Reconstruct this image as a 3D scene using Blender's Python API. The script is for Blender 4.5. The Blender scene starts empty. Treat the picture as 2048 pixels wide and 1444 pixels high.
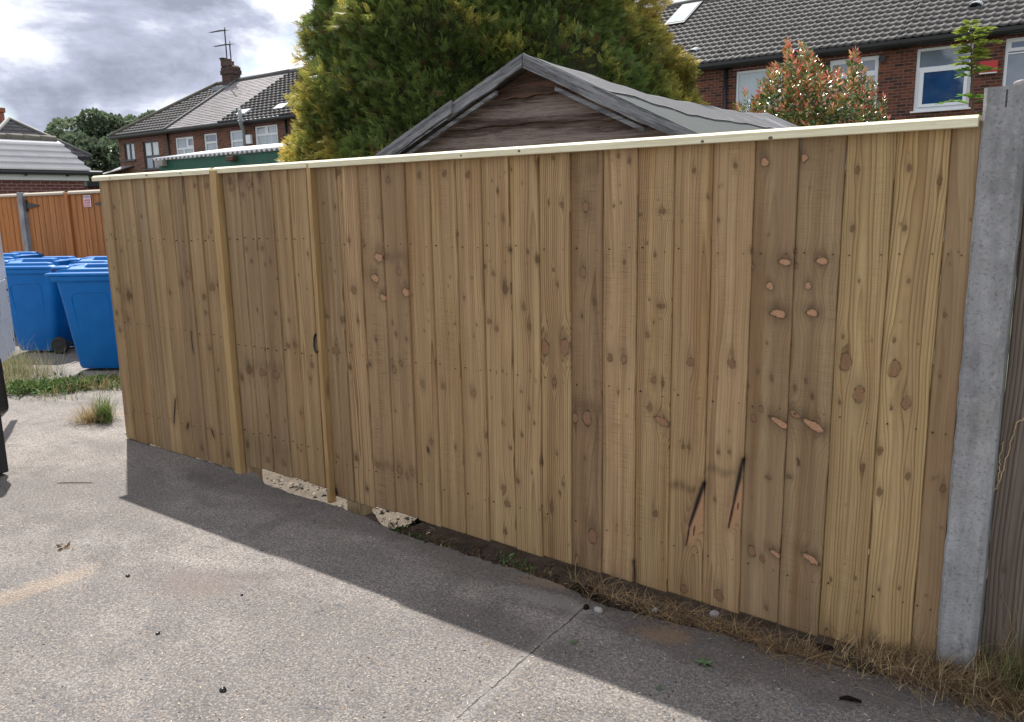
import bpy, math, random
import numpy as np
from mathutils import Vector, Matrix
S = bpy.context.scene
COL = S.collection
rnd = random.Random(7)
NR = np.random.RandomState(11)

# ------------------------------------------------------------ camera, world, sun, exposure
F, CX, CY, W0, H0 = 1636.0, 1024.0, 722.0, 2048, 1444
CAMH, CAMD = 1.62, 2.92
_d = np.array([156., 8530., F]); _d /= np.linalg.norm(_d)
_l = np.array([-2239., -273., F]); _l -= _d * (_l @ _d); _l /= np.linalg.norm(_l)
RW = np.array([-_l, np.cross(-_d, -_l), -_d])        # world = RW @ (right, down, forward)
CAM = np.array([0.0, -CAMD, CAMH])

def ray(px, py): return RW @ np.array([px - CX, py - CY, F])
def P(px, py, Y):                                    # point of the vertical plane y = Y seen there
    r = ray(px, py); return CAM + r * ((Y - CAM[1]) / r[1])
def PXP(px, py, X):
    r = ray(px, py); return CAM + r * (X / r[0])
def G(px, py, z=0.0):                                # point of the level plane z
    r = ray(px, py); return CAM + r * ((z - CAMH) / r[2])
def DIR(px, py):
    r = ray(px, py); return r / np.linalg.norm(r)

cam = bpy.data.cameras.new('camera'); co = bpy.data.objects.new('camera', cam); COL.objects.link(co)
m = Matrix.Identity(4)
for i in range(3):
    m[i][0] = RW[i, 0]; m[i][1] = -RW[i, 1]; m[i][2] = -RW[i, 2]; m[i][3] = CAM[i]
co.matrix_world = m
cam.sensor_width = 36; cam.lens = 36 * F / W0; cam.clip_start = 0.05; cam.clip_end = 2000
S.camera = co
S.view_settings.view_transform = 'Standard'; S.view_settings.look = 'None'
S.view_settings.exposure = 0.58; S.view_settings.gamma = 1.0
SUN = Vector((-1.20, 0.66, 1.857)).normalized()
sl = bpy.data.lights.new('sun', 'SUN'); sl.energy = 5.0; sl.angle = math.radians(0.6); sl.color = (1.0, 0.955, 0.89)
so = bpy.data.objects.new('sun', sl); COL.objects.link(so)
so.rotation_euler = SUN.to_track_quat('Z', 'Y').to_euler(); so.location = (0, 0, 30)

def N(nt, typ, inp=None, **kw):
    n = nt.nodes.new(typ)
    for k, v in kw.items(): setattr(n, k, v)
    for k, v in (inp or {}).items():
        s = n.inputs[k]
        if isinstance(v, bpy.types.NodeSocket): nt.links.new(v, s)
        else: s.default_value = v
    return n
def M_(nt, op, a, b=0.0, c=None, clamp=False):
    n = nt.nodes.new('ShaderNodeMath'); n.operation = op; n.use_clamp = clamp
    for i, v in enumerate((a, b) if c is None else (a, b, c)):
        if isinstance(v, bpy.types.NodeSocket): nt.links.new(v, n.inputs[i])
        else: n.inputs[i].default_value = v
    return n.outputs[0]
def MIX(nt, f, a, b, mode='MIX'):
    n = nt.nodes.new('ShaderNodeMix'); n.data_type = 'RGBA'; n.blend_type = mode
    for i, v in ((0, f), (6, a), (7, b)):
        if isinstance(v, bpy.types.NodeSocket): nt.links.new(v, n.inputs[i])
        elif i == 0: n.inputs[0].default_value = v
        else: n.inputs[i].default_value = (*v, 1)[:4]
    return n.outputs[2]
def MR(nt, v, a, b, c=0.0, d=1.0, smooth=False):
    n = nt.nodes.new('ShaderNodeMapRange'); n.clamp = True
    if smooth: n.interpolation_type = 'SMOOTHSTEP'
    nt.links.new(v, n.inputs[0])
    for i, x in enumerate((a, b, c, d)): n.inputs[i + 1].default_value = x
    return n.outputs[0]
def SCALEV(nt, v, s, off=(0, 0, 0)):
    n = nt.nodes.new('ShaderNodeMapping'); nt.links.new(v, n.inputs[0]); n.inputs['Scale'].default_value = s
    n.inputs['Location'].default_value = off; return n.outputs[0]
def NOISE(nt, v, scale, detail=4, rough=0.55, dist=0.0):
    return N(nt, 'ShaderNodeTexNoise', {'Vector': v, 'Scale': scale, 'Detail': detail, 'Roughness': rough, 'Distortion': dist}).outputs[0]

world = bpy.data.worlds.new('World'); S.world = world; world.use_nodes = True
nt = world.node_tree; nt.nodes.clear()
tc = N(nt, 'ShaderNodeTexCoord').outputs['Generated']
sky = N(nt, 'ShaderNodeTexSky', sky_type='NISHITA', sun_disc=False, sun_elevation=math.asin(SUN.z),
        sun_rotation=math.atan2(SUN.x, SUN.y), air_density=1.0, dust_density=0.6, ozone_density=1.5)
nv = N(nt, 'ShaderNodeVectorMath', {0: tc}, operation='NORMALIZE').outputs[0]
st = SCALEV(nt, nv, (1, 1, 2.3), (3.1, 0.4, 1.7))
n1 = NOISE(nt, st, 3.6, 9, 0.60, 0.25)
n2 = NOISE(nt, SCALEV(nt, nv, (1, 1, 2.0), (7.3, 2.2, 0.3)), 3.4, 9, 0.58, 0.3)
def BLOB(px, py, rad, soft=1.0):
    d = DIR(px, py)
    dot = N(nt, 'ShaderNodeVectorMath', {0: nv, 1: tuple(d)}, operation='DOT_PRODUCT').outputs['Value']
    c1 = math.cos(math.atan(rad * .25 / F)); c0 = math.cos(math.atan(rad * (1 + soft) / F))
    return MR(nt, dot, c0, c1, 0, 1, True)
def ADD(lst, amps):
    acc = None
    for v, a in zip(lst, amps):
        x = M_(nt, 'MULTIPLY', v, a); acc = x if acc is None else M_(nt, 'ADD', acc, x)
    return acc
darkb = ADD([BLOB(235, 70, 130, 1.3), BLOB(90, 130, 90, 1.4), BLOB(310, 160, 70, 1.4), BLOB(95, 215, 30, 1.6), BLOB(400, 20, 120, 1.4)],
            [0.17, 0.13, 0.14, 0.22, 0.08])
blueb = ADD([BLOB(165, 223, 14, 2.2), BLOB(494, 145, 18, 2.0), BLOB(320, 190, 14, 3.0), BLOB(20, 215, 10, 3)], [0.24, 0.17, 0.2, 0.2])
shade = M_(nt, 'ADD', M_(nt, 'SUBTRACT', M_(nt, 'MULTIPLY', n1, 2.6), 0.945), darkb)
cloudc = N(nt, 'ShaderNodeValToRGB', {0: shade})
cr = cloudc.color_ramp; cr.elements[0].position = 0.40; cr.elements[0].color = (8.9, 9.1, 9.5, 1)
cr.elements[1].position = 0.86; cr.elements[1].color = (2.7, 2.95, 3.75, 1)
e = cr.elements.new(0.50); e.color = (6.9, 7.2, 8.0, 1); e = cr.elements.new(0.66); e.color = (4.1, 4.4, 5.5, 1)
blue = MR(nt, M_(nt, 'SUBTRACT', M_(nt, 'ADD', n2, blueb), M_(nt, 'MULTIPLY', darkb, 0.8)), 0.50, 0.64, 0, 0.8, True)
skyc = MIX(nt, 1.0, sky.outputs[0], (1.0, 0.95, 0.9), 'MULTIPLY')
frontl = MR(nt, N(nt, 'ShaderNodeVectorMath', {0: nv, 1: (0.5, -0.85, 0.25)}, operation='DOT_PRODUCT').outputs['Value'], -0.35, 0.5, 1.0, 0.95, True)
cl2 = N(nt, 'ShaderNodeVectorMath', {0: cloudc.outputs[0], 'Scale': frontl}, operation='SCALE').outputs[0]
wc = MIX(nt, blue, cl2, skyc)
bg = N(nt, 'ShaderNodeBackground', {'Color': wc, 'Strength': 0.095})
nt.links.new(bg.outputs[0], N(nt, 'ShaderNodeOutputWorld').inputs[0])
world.cycles.sampling_method = 'MANUAL'; world.cycles.sample_map_resolution = 512

# ------------------------------------------------------------ materials
MATS = {}
def newmat(name):
    m = bpy.data.materials.new(name); m.use_nodes = True; MATS[name] = m
    nt = m.node_tree; b = nt.nodes['Principled BSDF']; return m, nt, b
def objc(nt): return N(nt, 'ShaderNodeTexCoord').outputs['Object']
def setn(nt, b, col=None, rough=None, bump=None, bd=0.01, bs=0.5, spec=None):
    if col is not None: nt.links.new(col, b.inputs['Base Color'])
    if rough is not None:
        if isinstance(rough, bpy.types.NodeSocket): nt.links.new(rough, b.inputs['Roughness'])
        else: b.inputs['Roughness'].default_value = rough
    if spec is not None: b.inputs['Specular IOR Level'].default_value = spec
    if bump is not None:
        bn = N(nt, 'ShaderNodeBump', {'Height': bump, 'Distance': bd, 'Strength': bs})
        nt.links.new(bn.outputs[0], b.inputs['Normal'])
def plain(name, c, rough=0.6, var=0.15, scale=6.0, bump=0.2, metal=0.0, spec=0.5, bd=0.004):
    m, nt, b = newmat(name); o = objc(nt)
    n = NOISE(nt, o, scale, 6, 0.6); n2 = NOISE(nt, o, scale * 9, 3)
    f = M_(nt, 'ADD', M_(nt, 'MULTIPLY', n, 0.7), M_(nt, 'MULTIPLY', n2, 0.3))
    col = MIX(nt, MR(nt, f, 0.3, 0.7), tuple(x * (1 - var) for x in c), tuple(min(1, x * (1 + var)) for x in c))
    setn(nt, b, col, MR(nt, n, 0.3, 0.7, rough * 0.88, min(1, rough * 1.1)), f, bd, bump, spec); b.inputs['Metallic'].default_value = metal
    return m

def board_material(name, sat=1.0):
    m, nt, b = newmat(name)
    A = lambda n: N(nt, 'ShaderNodeAttribute', attribute_name=n)
    tint, kn, mk, ring = A('tint').outputs['Color'], A('kn'), A('mk'), A('ring').outputs['Fac']
    kns = N(nt, 'ShaderNodeSeparateColor', {0: kn.outputs['Color']}); mks = N(nt, 'ShaderNodeSeparateColor', {0: mk.outputs['Color']})
    K, KP, HALO, PINK = kns.outputs[0], kns.outputs[1], kns.outputs[2], kn.outputs['Alpha']
    DARK, RED, SAW, AMP = mks.outputs[0], mks.outputs[1], mks.outputs[2], mk.outputs['Alpha']
    uv = N(nt, 'ShaderNodeUVMap', uv_map='uvm').outputs[0]
    wob = NOISE(nt, SCALEV(nt, uv, (14, 1.6, 1)), 1.0, 3, 0.5)
    kwn = NOISE(nt, SCALEV(nt, uv, (85, 60, 1)), 1.0, 3, 0.6)
    KP0 = KP; KP = M_(nt, 'ADD', KP, M_(nt, 'MULTIPLY', M_(nt, 'SUBTRACT', kwn, 0.5), 0.75))
    K = M_(nt, 'MULTIPLY', K, M_(nt, 'MAXIMUM', MR(nt, KP, 1.08, 0.72), M_(nt, 'GREATER_THAN', KP0, 1.8)))
    ph = M_(nt, 'ADD', ring, M_(nt, 'MULTIPLY', wob, 1.3))
    saww = M_(nt, 'FRACT', ph)                        # ring: slow rise to a dark late-wood line
    late = M_(nt, 'POWER', saww, 2.6)
    late = M_(nt, 'MULTIPLY', late, MR(nt, saww, 0.93, 1.0, 1.0, 0.0))
    rv = N(nt, 'ShaderNodeTexWhiteNoise', {'W': M_(nt, 'FLOOR', ph)}, noise_dimensions='1D').outputs[0]
    late = M_(nt, 'MULTIPLY', late, M_(nt, 'ADD', M_(nt, 'MULTIPLY', rv, 0.9), 0.25))
    late = M_(nt, 'MULTIPLY', late, AMP)
    streak = NOISE(nt, SCALEV(nt, uv, (38, 0.9, 1)), 1.0, 5, 0.6)
    fine = NOISE(nt, SCALEV(nt, uv, (420, 14, 1)), 1.0, 3, 0.6)
    blot = NOISE(nt, SCALEV(nt, uv, (7, 2.2, 1), (3, 5, 0)), 1.0, 4, 0.6, 0.4)
    sawn = NOISE(nt, SCALEV(nt, uv, (9, 210, 1)), 1.0, 2, 0.5, 0.3)
    sawm = M_(nt, 'MULTIPLY', MR(nt, sawn, 0.50, 0.68), SAW)
    sawp = NOISE(nt, SCALEV(nt, uv, (18, 3.0, 1), (1, 9, 0)), 1.0, 3)
    sawm = M_(nt, 'MULTIPLY', sawm, MR(nt, sawp, 0.40, 0.62))
    tone = NOISE(nt, SCALEV(nt, uv, (24, 0.42, 1), (5, 2, 0)), 1.0, 2, 0.5, 0.2)
    tone2 = NOISE(nt, SCALEV(nt, uv, (11, 0.7, 1), (15, 8, 0)), 1.0, 2, 0.5, 0.3)
    tint = MIX(nt, MR(nt, tone, 0.36, 0.64), MIX(nt, 1.0, tint, (1.19, 1.03, 0.91), 'MULTIPLY'), MIX(nt, 1.0, tint, (1.50, 1.39, 1.22), 'MULTIPLY'))
    tint = MIX(nt, MR(nt, tone2, 0.54, 0.72, 0, 0.7), tint, MIX(nt, 1.0, tint, (0.78, 0.66, 0.54), 'MULTIPLY'))
    c = MIX(nt, 1.0, tint, (1, 1, 1), 'MULTIPLY')
    c = MIX(nt, MR(nt, streak, 0.38, 0.62, 0.0, 0.7), c, MIX(nt, 1.0, tint, (0.70, 0.68, 0.66), 'MULTIPLY'))
    c = MIX(nt, MR(nt, blot, 0.45, 0.72, 0.0, 0.55), c, MIX(nt, 1.0, tint, (0.74, 0.74, 0.70), 'MULTIPLY'))
    c = MIX(nt, MR(nt, blot, 0.42, 0.25, 0.0, 0.45), c, MIX(nt, 1.0, tint, (1.14, 1.12, 1.05), 'MULTIPLY'))
    c = MIX(nt, M_(nt, 'MULTIPLY', late, 1.8, clamp=True), c, MIX(nt, 1.0, tint, (0.42, 0.33, 0.24), 'MULTIPLY'))
    c = MIX(nt, MR(nt, fine, 0.42, 0.62, 0.0, 0.32), c, MIX(nt, 1.0, tint, (0.6, 0.58, 0.55), 'MULTIPLY'))
    c = MIX(nt, M_(nt, 'MULTIPLY', sawm, 0.5), c, MIX(nt, 1.0, tint, (0.52, 0.48, 0.44), 'MULTIPLY'))
    hn = M_(nt, 'MULTIPLY', HALO, MR(nt, NOISE(nt, SCALEV(nt, uv, (60, 9, 1)), 1.0, 4, 0.6), 0.3, 0.65, 0.35, 1.0))
    c = MIX(nt, M_(nt, 'MULTIPLY', hn, 0.85, clamp=True), c, (0.085, 0.052, 0.028))
    c = MIX(nt, RED, c, (0.40, 0.22, 0.12))
    krg = M_(nt, 'SINE', M_(nt, 'MULTIPLY', M_(nt, 'ADD', KP, M_(nt, 'MULTIPLY', wob, 0.15)), 19.0))
    kc = MIX(nt, PINK, (0.150, 0.076, 0.036), (0.50, 0.28, 0.165))
    kc = MIX(nt, MR(nt, krg, -0.2, 1.0, 0.0, 0.42), kc, (0.11, 0.055, 0.03))
    kc = MIX(nt, MR(nt, KP, 0.18, 0.02, 0.0, 0.45), kc, (0.09, 0.045, 0.025))
    kc = MIX(nt, M_(nt, 'MULTIPLY', MR(nt, fine, 0.4, 0.7), 0.25), kc, (0.16, 0.09, 0.05))
    c = MIX(nt, M_(nt, 'MULTIPLY', K, MR(nt, PINK, 0.0, 0.4, 0.80, 0.95)), c, kc)
    rim = M_(nt, 'MULTIPLY', MR(nt, KP, 0.78, 0.97, 0, 1, True), MR(nt, KP, 1.0, 1.22, 1, 0, True))
    c = MIX(nt, M_(nt, 'MULTIPLY', rim, MR(nt, NOISE(nt, SCALEV(nt, uv, (40, 40, 1)), 1.0, 2), 0.35, 0.65, 0.25, 0.95)), c, (0.065, 0.042, 0.022))
    c = MIX(nt, DARK, c, (0.018, 0.013, 0.010))
    if sat != 1.0:
        c = N(nt, 'ShaderNodeHueSaturation', {'Saturation': sat, 'Color': c}).outputs[0]
    h = M_(nt, 'ADD', M_(nt, 'MULTIPLY', late, -0.25), M_(nt, 'MULTIPLY', fine, 0.35))
    h = M_(nt, 'ADD', h, M_(nt, 'MULTIPLY', sawm, -0.5)); h = M_(nt, 'ADD', h, M_(nt, 'MULTIPLY', DARK, -2.0))
    h = M_(nt, 'ADD', h, M_(nt, 'MULTIPLY', rim, -0.5))
    setn(nt, b, c, 0.72, h, 0.0016, 0.9, 0.25)
    return m
board_material('softwood_boards'); 

def wood(name, c1, c2, axis='z', scale=1.0, rough=0.7, bump=0.6, knots=0.0):
    m, nt, b = newmat(name); o = objc(nt)
    s = {'x': (0.7, 14, 14), 'y': (14, 0.7, 14), 'z': (14, 14, 0.7)}[axis]
    v = SCALEV(nt, o, tuple(k * scale for k in s))
    a = NOISE(nt, v, 1.0, 6, 0.62, 0.18); bb = NOISE(nt, SCALEV(nt, o, tuple(k * 9 * scale for k in s)), 1.0, 3, 0.6)
    w = N(nt, 'ShaderNodeTexWave', {'Vector': v, 'Scale': 0.9, 'Distortion': 5.0, 'Detail': 3.0, 'Detail Scale': 0.8}, wave_type='BANDS').outputs[1] if False else M_(nt, 'FRACT', M_(nt, 'MULTIPLY', a, 9.0))
    f = M_(nt, 'ADD', M_(nt, 'MULTIPLY', a, 0.9), M_(nt, 'ADD', M_(nt, 'MULTIPLY', w, 0.16), M_(nt, 'MULTIPLY', bb, 0.3)))
    c = MIX(nt, MR(nt, f, 0.56, 0.82), c1, c2)
    if knots:
        vo = N(nt, 'ShaderNodeTexVoronoi', {'Vector': SCALEV(nt, o, {'x': (1.6, 5, 5), 'z': (5, 5, 1.6), 'y': (5, 1.6, 5)}[axis]), 'Scale': 1.0}).outputs[0]
        c = MIX(nt, MR(nt, vo, 0.13, 0.05, 0, knots), c, tuple(x * 0.35 for x in c2))
    setn(nt, b, c, rough, f, 0.003, bump, 0.3)
    return m

def brick(name, c1, c2, mortar, rot='x', bw=0.225, bh=0.075, dark=0.5):
    m, nt, b = newmat(name); o = objc(nt)
    sx = N(nt, 'ShaderNodeSeparateXYZ', {0: o})
    hx = M_(nt, 'ADD', sx.outputs[0], sx.outputs[1])
    v = N(nt, 'ShaderNodeCombineXYZ', {0: hx, 1: sx.outputs[2], 2: 0.0}).outputs[0]
    br = N(nt, 'ShaderNodeTexBrick', {'Vector': v, 'Scale': 1.0, 'Brick Width': bw, 'Row Height': bh, 'Mortar Size': 0.010, 'Mortar Smooth': 0.3,
                                      'Bias': 0.0, 'Color1': (0, 0, 0, 1), 'Color2': (1, 1, 1, 1), 'Mortar': (0.5, 0.5, 0.5, 1)}, offset=0.5)
    big = NOISE(nt, SCALEV(nt, o, (0.8, 0.8, 1.6)), 1.0, 3, 0.6)
    fn = NOISE(nt, o, 60, 4, 0.6)
    t = M_(nt, 'ADD', N(nt, 'ShaderNodeSeparateColor', {0: br.outputs[0]}).outputs[0], M_(nt, 'MULTIPLY', M_(nt, 'SUBTRACT', big, 0.5), 1.6), clamp=True)
    c = MIX(nt, t, c1, c2)
    c = MIX(nt, MR(nt, fn, 0.3, 0.7, 0.0, 0.4), c, tuple(x * 0.6 for x in c1))
    c = MIX(nt, M_(nt, 'MULTIPLY', br.outputs[1], 0.85), c, mortar)
    h = M_(nt, 'ADD', M_(nt, 'MULTIPLY', br.outputs[1], -1.0), M_(nt, 'MULTIPLY', fn, 0.3))
    setn(nt, b, c, 0.85, h, 0.006, 0.8, 0.25)
    return m
brick('terrace_brick', (0.055, 0.026, 0.024), (0.25, 0.075, 0.038), (0.17, 0.14, 0.12))
brick('end_brick', (0.085, 0.045, 0.035), (0.27, 0.10, 0.06), (0.22, 0.18, 0.15))
brick('red_brick', (0.14, 0.045, 0.042), (0.20, 0.075, 0.062), (0.34, 0.25, 0.24))
brick('chimney_brick', (0.05, 0.033, 0.028), (0.13, 0.062, 0.042), (0.10, 0.09, 0.08))

def tilemat(name, c1, c2, moss=(0.10, 0.10, 0.06), m_amt=0.25, rough=0.6, tw=0.3, gauge=0.3):
    m, nt, b = newmat(name)
    uv = N(nt, 'ShaderNodeUVMap', uv_map='uvm').outputs[0]
    sx = N(nt, 'ShaderNodeSeparateXYZ', {0: uv})
    iu = M_(nt, 'FLOOR', M_(nt, 'DIVIDE', sx.outputs[0], tw)); iv = M_(nt, 'FLOOR', M_(nt, 'DIVIDE', sx.outputs[1], gauge))
    cell = N(nt, 'ShaderNodeTexWhiteNoise', {'Vector': N(nt, 'ShaderNodeCombineXYZ', {0: iu, 1: iv}).outputs[0]}, noise_dimensions='2D').outputs[0]
    big = NOISE(nt, uv, 0.8, 4, 0.6); fine = NOISE(nt, uv, 45, 4, 0.6)
    f = M_(nt, 'ADD', M_(nt, 'MULTIPLY', cell, 0.55), M_(nt, 'MULTIPLY', fine, 0.45))
    c = MIX(nt, f, c1, c2)
    c = MIX(nt, MR(nt, big, 0.5, 0.75, 0, m_amt), c, moss)
    setn(nt, b, c, rough, fine, 0.004, 0.5, 0.4)
    return m
tilemat('grey_tile', (0.062, 0.058, 0.057), (0.11, 0.104, 0.101), rough=0.7, m_amt=0.15)
tilemat('dark_tile', (0.020, 0.019, 0.021), (0.036, 0.034, 0.036), m_amt=0.1, rough=0.75)
tilemat('slate', (0.13, 0.12, 0.125), (0.30, 0.27, 0.27), tw=0.25, gauge=0.2, rough=0.45)
tilemat('blue_tile', (0.13, 0.125, 0.14), (0.19, 0.185, 0.20), rough=0.45)
tilemat('pale_flat_tile', (0.72, 0.70, 0.72), (0.85, 0.83, 0.83), rough=0.35, gauge=0.34, m_amt=0.1)

plain('white_upvc', (0.78, 0.80, 0.84), 0.35, 0.03, 2, 0.05)
plain('dark_upvc', (0.035, 0.04, 0.05), 0.4, 0.1, 2, 0.05)
plain('black_plastic', (0.018, 0.019, 0.022), 0.38, 0.2, 8, 0.1)
plain('grey_metal', (0.34, 0.37, 0.40), 0.45, 0.12, 5, 0.1)
plain('dark_metal', (0.022, 0.022, 0.023), 0.45, 0.2, 30, 0.2, 0.0)
plain('black_iron', (0.008, 0.008, 0.009), 0.28, 0.2, 30, 0.2)
plain('screw_steel', (0.10, 0.085, 0.06), 0.5, 0.3, 60, 0.2, 0.3)
plain('red_paint', (0.50, 0.03, 0.03), 0.4, 0.06, 5)
plain('terracotta', (0.30, 0.11, 0.06), 0.8, 0.25, 12)
plain('dark_pot', (0.11, 0.06, 0.045), 0.8, 0.25, 12)
plain('lead', (0.22, 0.24, 0.27), 0.5, 0.2, 8)
plain('white_render', (0.72, 0.72, 0.72), 0.6, 0.06, 3)
plain('beige_fascia', (0.42, 0.36, 0.28), 0.6, 0.08, 3)
plain('ridge_tile', (0.10, 0.10, 0.10), 0.7, 0.25, 6)
plain('mossy_ridge', (0.14, 0.13, 0.105), 0.9, 0.35, 7)
plain('green_paint', (0.015, 0.10, 0.065), 0.5, 0.35, 2.5, 0.3)
plain('corrugated_sheet', (0.52, 0.53, 0.55), 0.5, 0.15, 3)
plain('van_white', (0.72, 0.77, 0.84), 0.28, 0.03, 2, 0.03)
plain('rubber', (0.02, 0.02, 0.021), 0.75, 0.2, 20)
plain('glass_dark', (0.02, 0.03, 0.04), 0.06, 0.05, 2, 0.0)
plain('soil', (0.014, 0.011, 0.009), 1.0, 0.6, 14, 0.7, bd=0.02, spec=0.0)
plain('sandy_soil', (0.135, 0.11, 0.083), 0.95, 0.45, 14, 1.0, bd=0.03)
plain('stone', (0.33, 0.31, 0.30), 0.9, 0.3, 30, 0.5)
plain('bark', (0.085, 0.06, 0.04), 0.9, 0.3, 20, 0.8)
plain('dry_straw', (0.42, 0.31, 0.18), 0.7, 0.35, 9, 0.1)
plain('wood_chip', (0.36, 0.21, 0.12), 0.8, 0.3, 20, 0.3)
plain('warning_sign', (0.80, 0.72, 0.74), 0.5, 0.03, 4, 0.0)
plain('sign_red', (0.50, 0.035, 0.06), 0.5, 0.05, 4, 0.0)
wood('cap_timber', (0.76, 0.72, 0.52), (0.60, 0.54, 0.37), 'x', 1.2, 0.65, 0.25, 0.0)
wood('strip_timber', (0.42, 0.285, 0.13), (0.31, 0.19, 0.08), 'z', 1.0, 0.65, 0.3, 0.6)
wood('post_timber', (0.40, 0.30, 0.17), (0.22, 0.15, 0.08), 'z', 1.0, 0.8, 0.4)
wood('grey_weathered', (0.27, 0.28, 0.30), (0.060, 0.060, 0.066), 'x', 2.2, 0.85, 1.0, 0.5)
plain('slate_plain', (0.22, 0.21, 0.22), 0.6, 0.2, 4)
wood('cladding_wood', (0.125, 0.072, 0.050), (0.030, 0.018, 0.014), 'x', 1.5, 0.85, 1.0, 0.5)
wood('cladding_grey', (0.24, 0.195, 0.17), (0.055, 0.034, 0.028), 'x', 1.5, 0.85, 1.0, 0.6)
wood('orange_stain', (0.42, 0.165, 0.045), (0.26, 0.09, 0.022), 'z', 0.9, 0.6, 0.4, 0.5)
wood('old_boards', (0.165, 0.135, 0.115), (0.062, 0.045, 0.037), 'z', 1.3, 0.9, 1.4, 0.7)

def glassmat(name, c, c2, stripes=0.0, sc=30):  # opaque panes: bluish base imitates sky reflection, stripes imitate net curtains
    m, nt, b = newmat(name); o = objc(nt)
    n = NOISE(nt, SCALEV(nt, o, (sc, sc, 0.7)), 1.0, 3); big = NOISE(nt, o, 1.3, 3)
    f = M_(nt, 'ADD', M_(nt, 'MULTIPLY', MR(nt, n, 0.35, 0.65), stripes), M_(nt, 'MULTIPLY', MR(nt, big, 0.35, 0.65), 1 - stripes))
    setn(nt, b, MIX(nt, f, c, c2), 0.04, NOISE(nt, o, 0.9, 1), 0.02, 0.15, 0.7)
    b.inputs['Coat Weight'].default_value = 0.5; b.inputs['Coat Roughness'].default_value = 0.02
    return m
glassmat('pane_curtain', (0.20, 0.26, 0.32), (0.42, 0.48, 0.54), 0.8)
glassmat('pane_frosted', (0.30, 0.38, 0.45), (0.42, 0.50, 0.56), 0.4, 60)
glassmat('pane_blue', (0.012, 0.05, 0.15), (0.02, 0.075, 0.21), 0.1)
glassmat('pane_grey', (0.14, 0.18, 0.25), (0.22, 0.26, 0.33), 0.1)
glassmat('pane_bright', (0.40, 0.46, 0.50), (0.55, 0.62, 0.66), 0.1)

# blue wheelie bin plastic
m, nt, b = newmat('bin_plastic'); o = objc(nt)
n = NOISE(nt, o, 5, 5, 0.6); f = NOISE(nt, o, 160, 2)
dsm = NOISE(nt, SCALEV(nt, o, (2, 2, 9)), 3.0, 5, 0.7)
cb = MIX(nt, MR(nt, n, 0.3, 0.7), (0.001, 0.12, 0.40), (0.002, 0.15, 0.47))
setn(nt, b, MIX(nt, MR(nt, dsm, 0.55, 0.75, 0, 0.25), cb, (0.05, 0.12, 0.25)), 0.5, M_(nt, 'ADD', f, n), 0.002, 0.3, 0.25)

# concrete post
m, nt, b = newmat('post_concrete'); o = objc(nt)
n = NOISE(nt, o, 5, 6, 0.65); s = NOISE(nt, SCALEV(nt, o, (20, 20, 2.5)), 1.0, 4); v = NOISE(nt, o, 95, 4, 0.7)
f = M_(nt, 'ADD', M_(nt, 'MULTIPLY', n, 0.55), M_(nt, 'MULTIPLY', s, 0.45))
c = MIX(nt, MR(nt, f, 0.36, 0.64), (0.145, 0.147, 0.15), (0.36, 0.362, 0.37))
c = MIX(nt, MR(nt, v, 0.54, 0.66, 0, 0.6), c, (0.09, 0.088, 0.085))
c = MIX(nt, MR(nt, NOISE(nt, o, 30, 4, 0.7), 0.55, 0.68, 0, 0.45), c, (0.40, 0.40, 0.41))
c = MIX(nt, MR(nt, NOISE(nt, o, 2.2, 3), 0.58, 0.75, 0, 0.5), c, (0.22, 0.19, 0.15))
setn(nt, b, c, 0.85, M_(nt, 'ADD', v, n), 0.004, 0.7, 0.3)

# driveway concrete with exposed aggregate
m, nt, b = newmat('driveway_concrete'); o = N(nt, 'ShaderNodeTexCoord').outputs['Object']
big = NOISE(nt, o, 0.9, 5, 0.6, 0.3); mid = NOISE(nt, o, 5, 5, 0.65); fine = NOISE(nt, o, 120, 5, 0.75); g2 = NOISE(nt, o, 42, 4, 0.7, 0.8)
wv = N(nt, 'ShaderNodeVectorMath', {0: o, 1: N(nt, 'ShaderNodeVectorMath', {0: N(nt, 'ShaderNodeTexNoise', {'Vector': o, 'Scale': 30.0, 'Detail': 3.0}).outputs[1], 1: (0.022, 0.022, 0.0)}, operation='MULTIPLY').outputs[0]}, operation='ADD').outputs[0]
v1 = N(nt, 'ShaderNodeTexVoronoi', {'Vector': wv, 'Scale': 48.0, 'Randomness': 1.0}); 
stone_id = N(nt, 'ShaderNodeSeparateColor', {0: v1.outputs['Color']})
v2 = N(nt, 'ShaderNodeTexVoronoi', {'Vector': wv, 'Scale': 130.0, 'Randomness': 1.0}); id2 = N(nt, 'ShaderNodeSeparateColor', {0: v2.outputs['Color']})
inst = M_(nt, 'MULTIPLY', MR(nt, v1.outputs['Distance'], 0.50, 0.36), MR(nt, stone_id.outputs[0], 0.66, 0.72))
inst = M_(nt, 'MULTIPLY', inst, MR(nt, mid, 0.42, 0.58, 0.25, 1.0))
in2 = M_(nt, 'MULTIPLY', MR(nt, v2.outputs['Distance'], 0.5, 0.4), MR(nt, id2.outputs[0], 0.60, 0.64))
c = MIX(nt, MR(nt, big, 0.36, 0.66), (0.37, 0.335, 0.305), (0.235, 0.214, 0.20))
c = MIX(nt, MR(nt, mid, 0.42, 0.68, 0, 0.5), c, (0.175, 0.158, 0.15))
st1 = NOISE(nt, SCALEV(nt, o, (0.5, 1.3, 1), (4, 1, 0)), 1.0, 5, 0.65, 0.8)
c = MIX(nt, MR(nt, st1, 0.48, 0.58, 0, 0.6), c, (0.14, 0.128, 0.122))
c = MIX(nt, MR(nt, st1, 0.46, 0.36, 0, 0.6), c, (0.45, 0.41, 0.375))
c = MIX(nt, MR(nt, NOISE(nt, o, 2.6, 6, 0.7, 0.6), 0.55, 0.63, 0, 0.55), c, (0.115, 0.105, 0.10))
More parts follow.
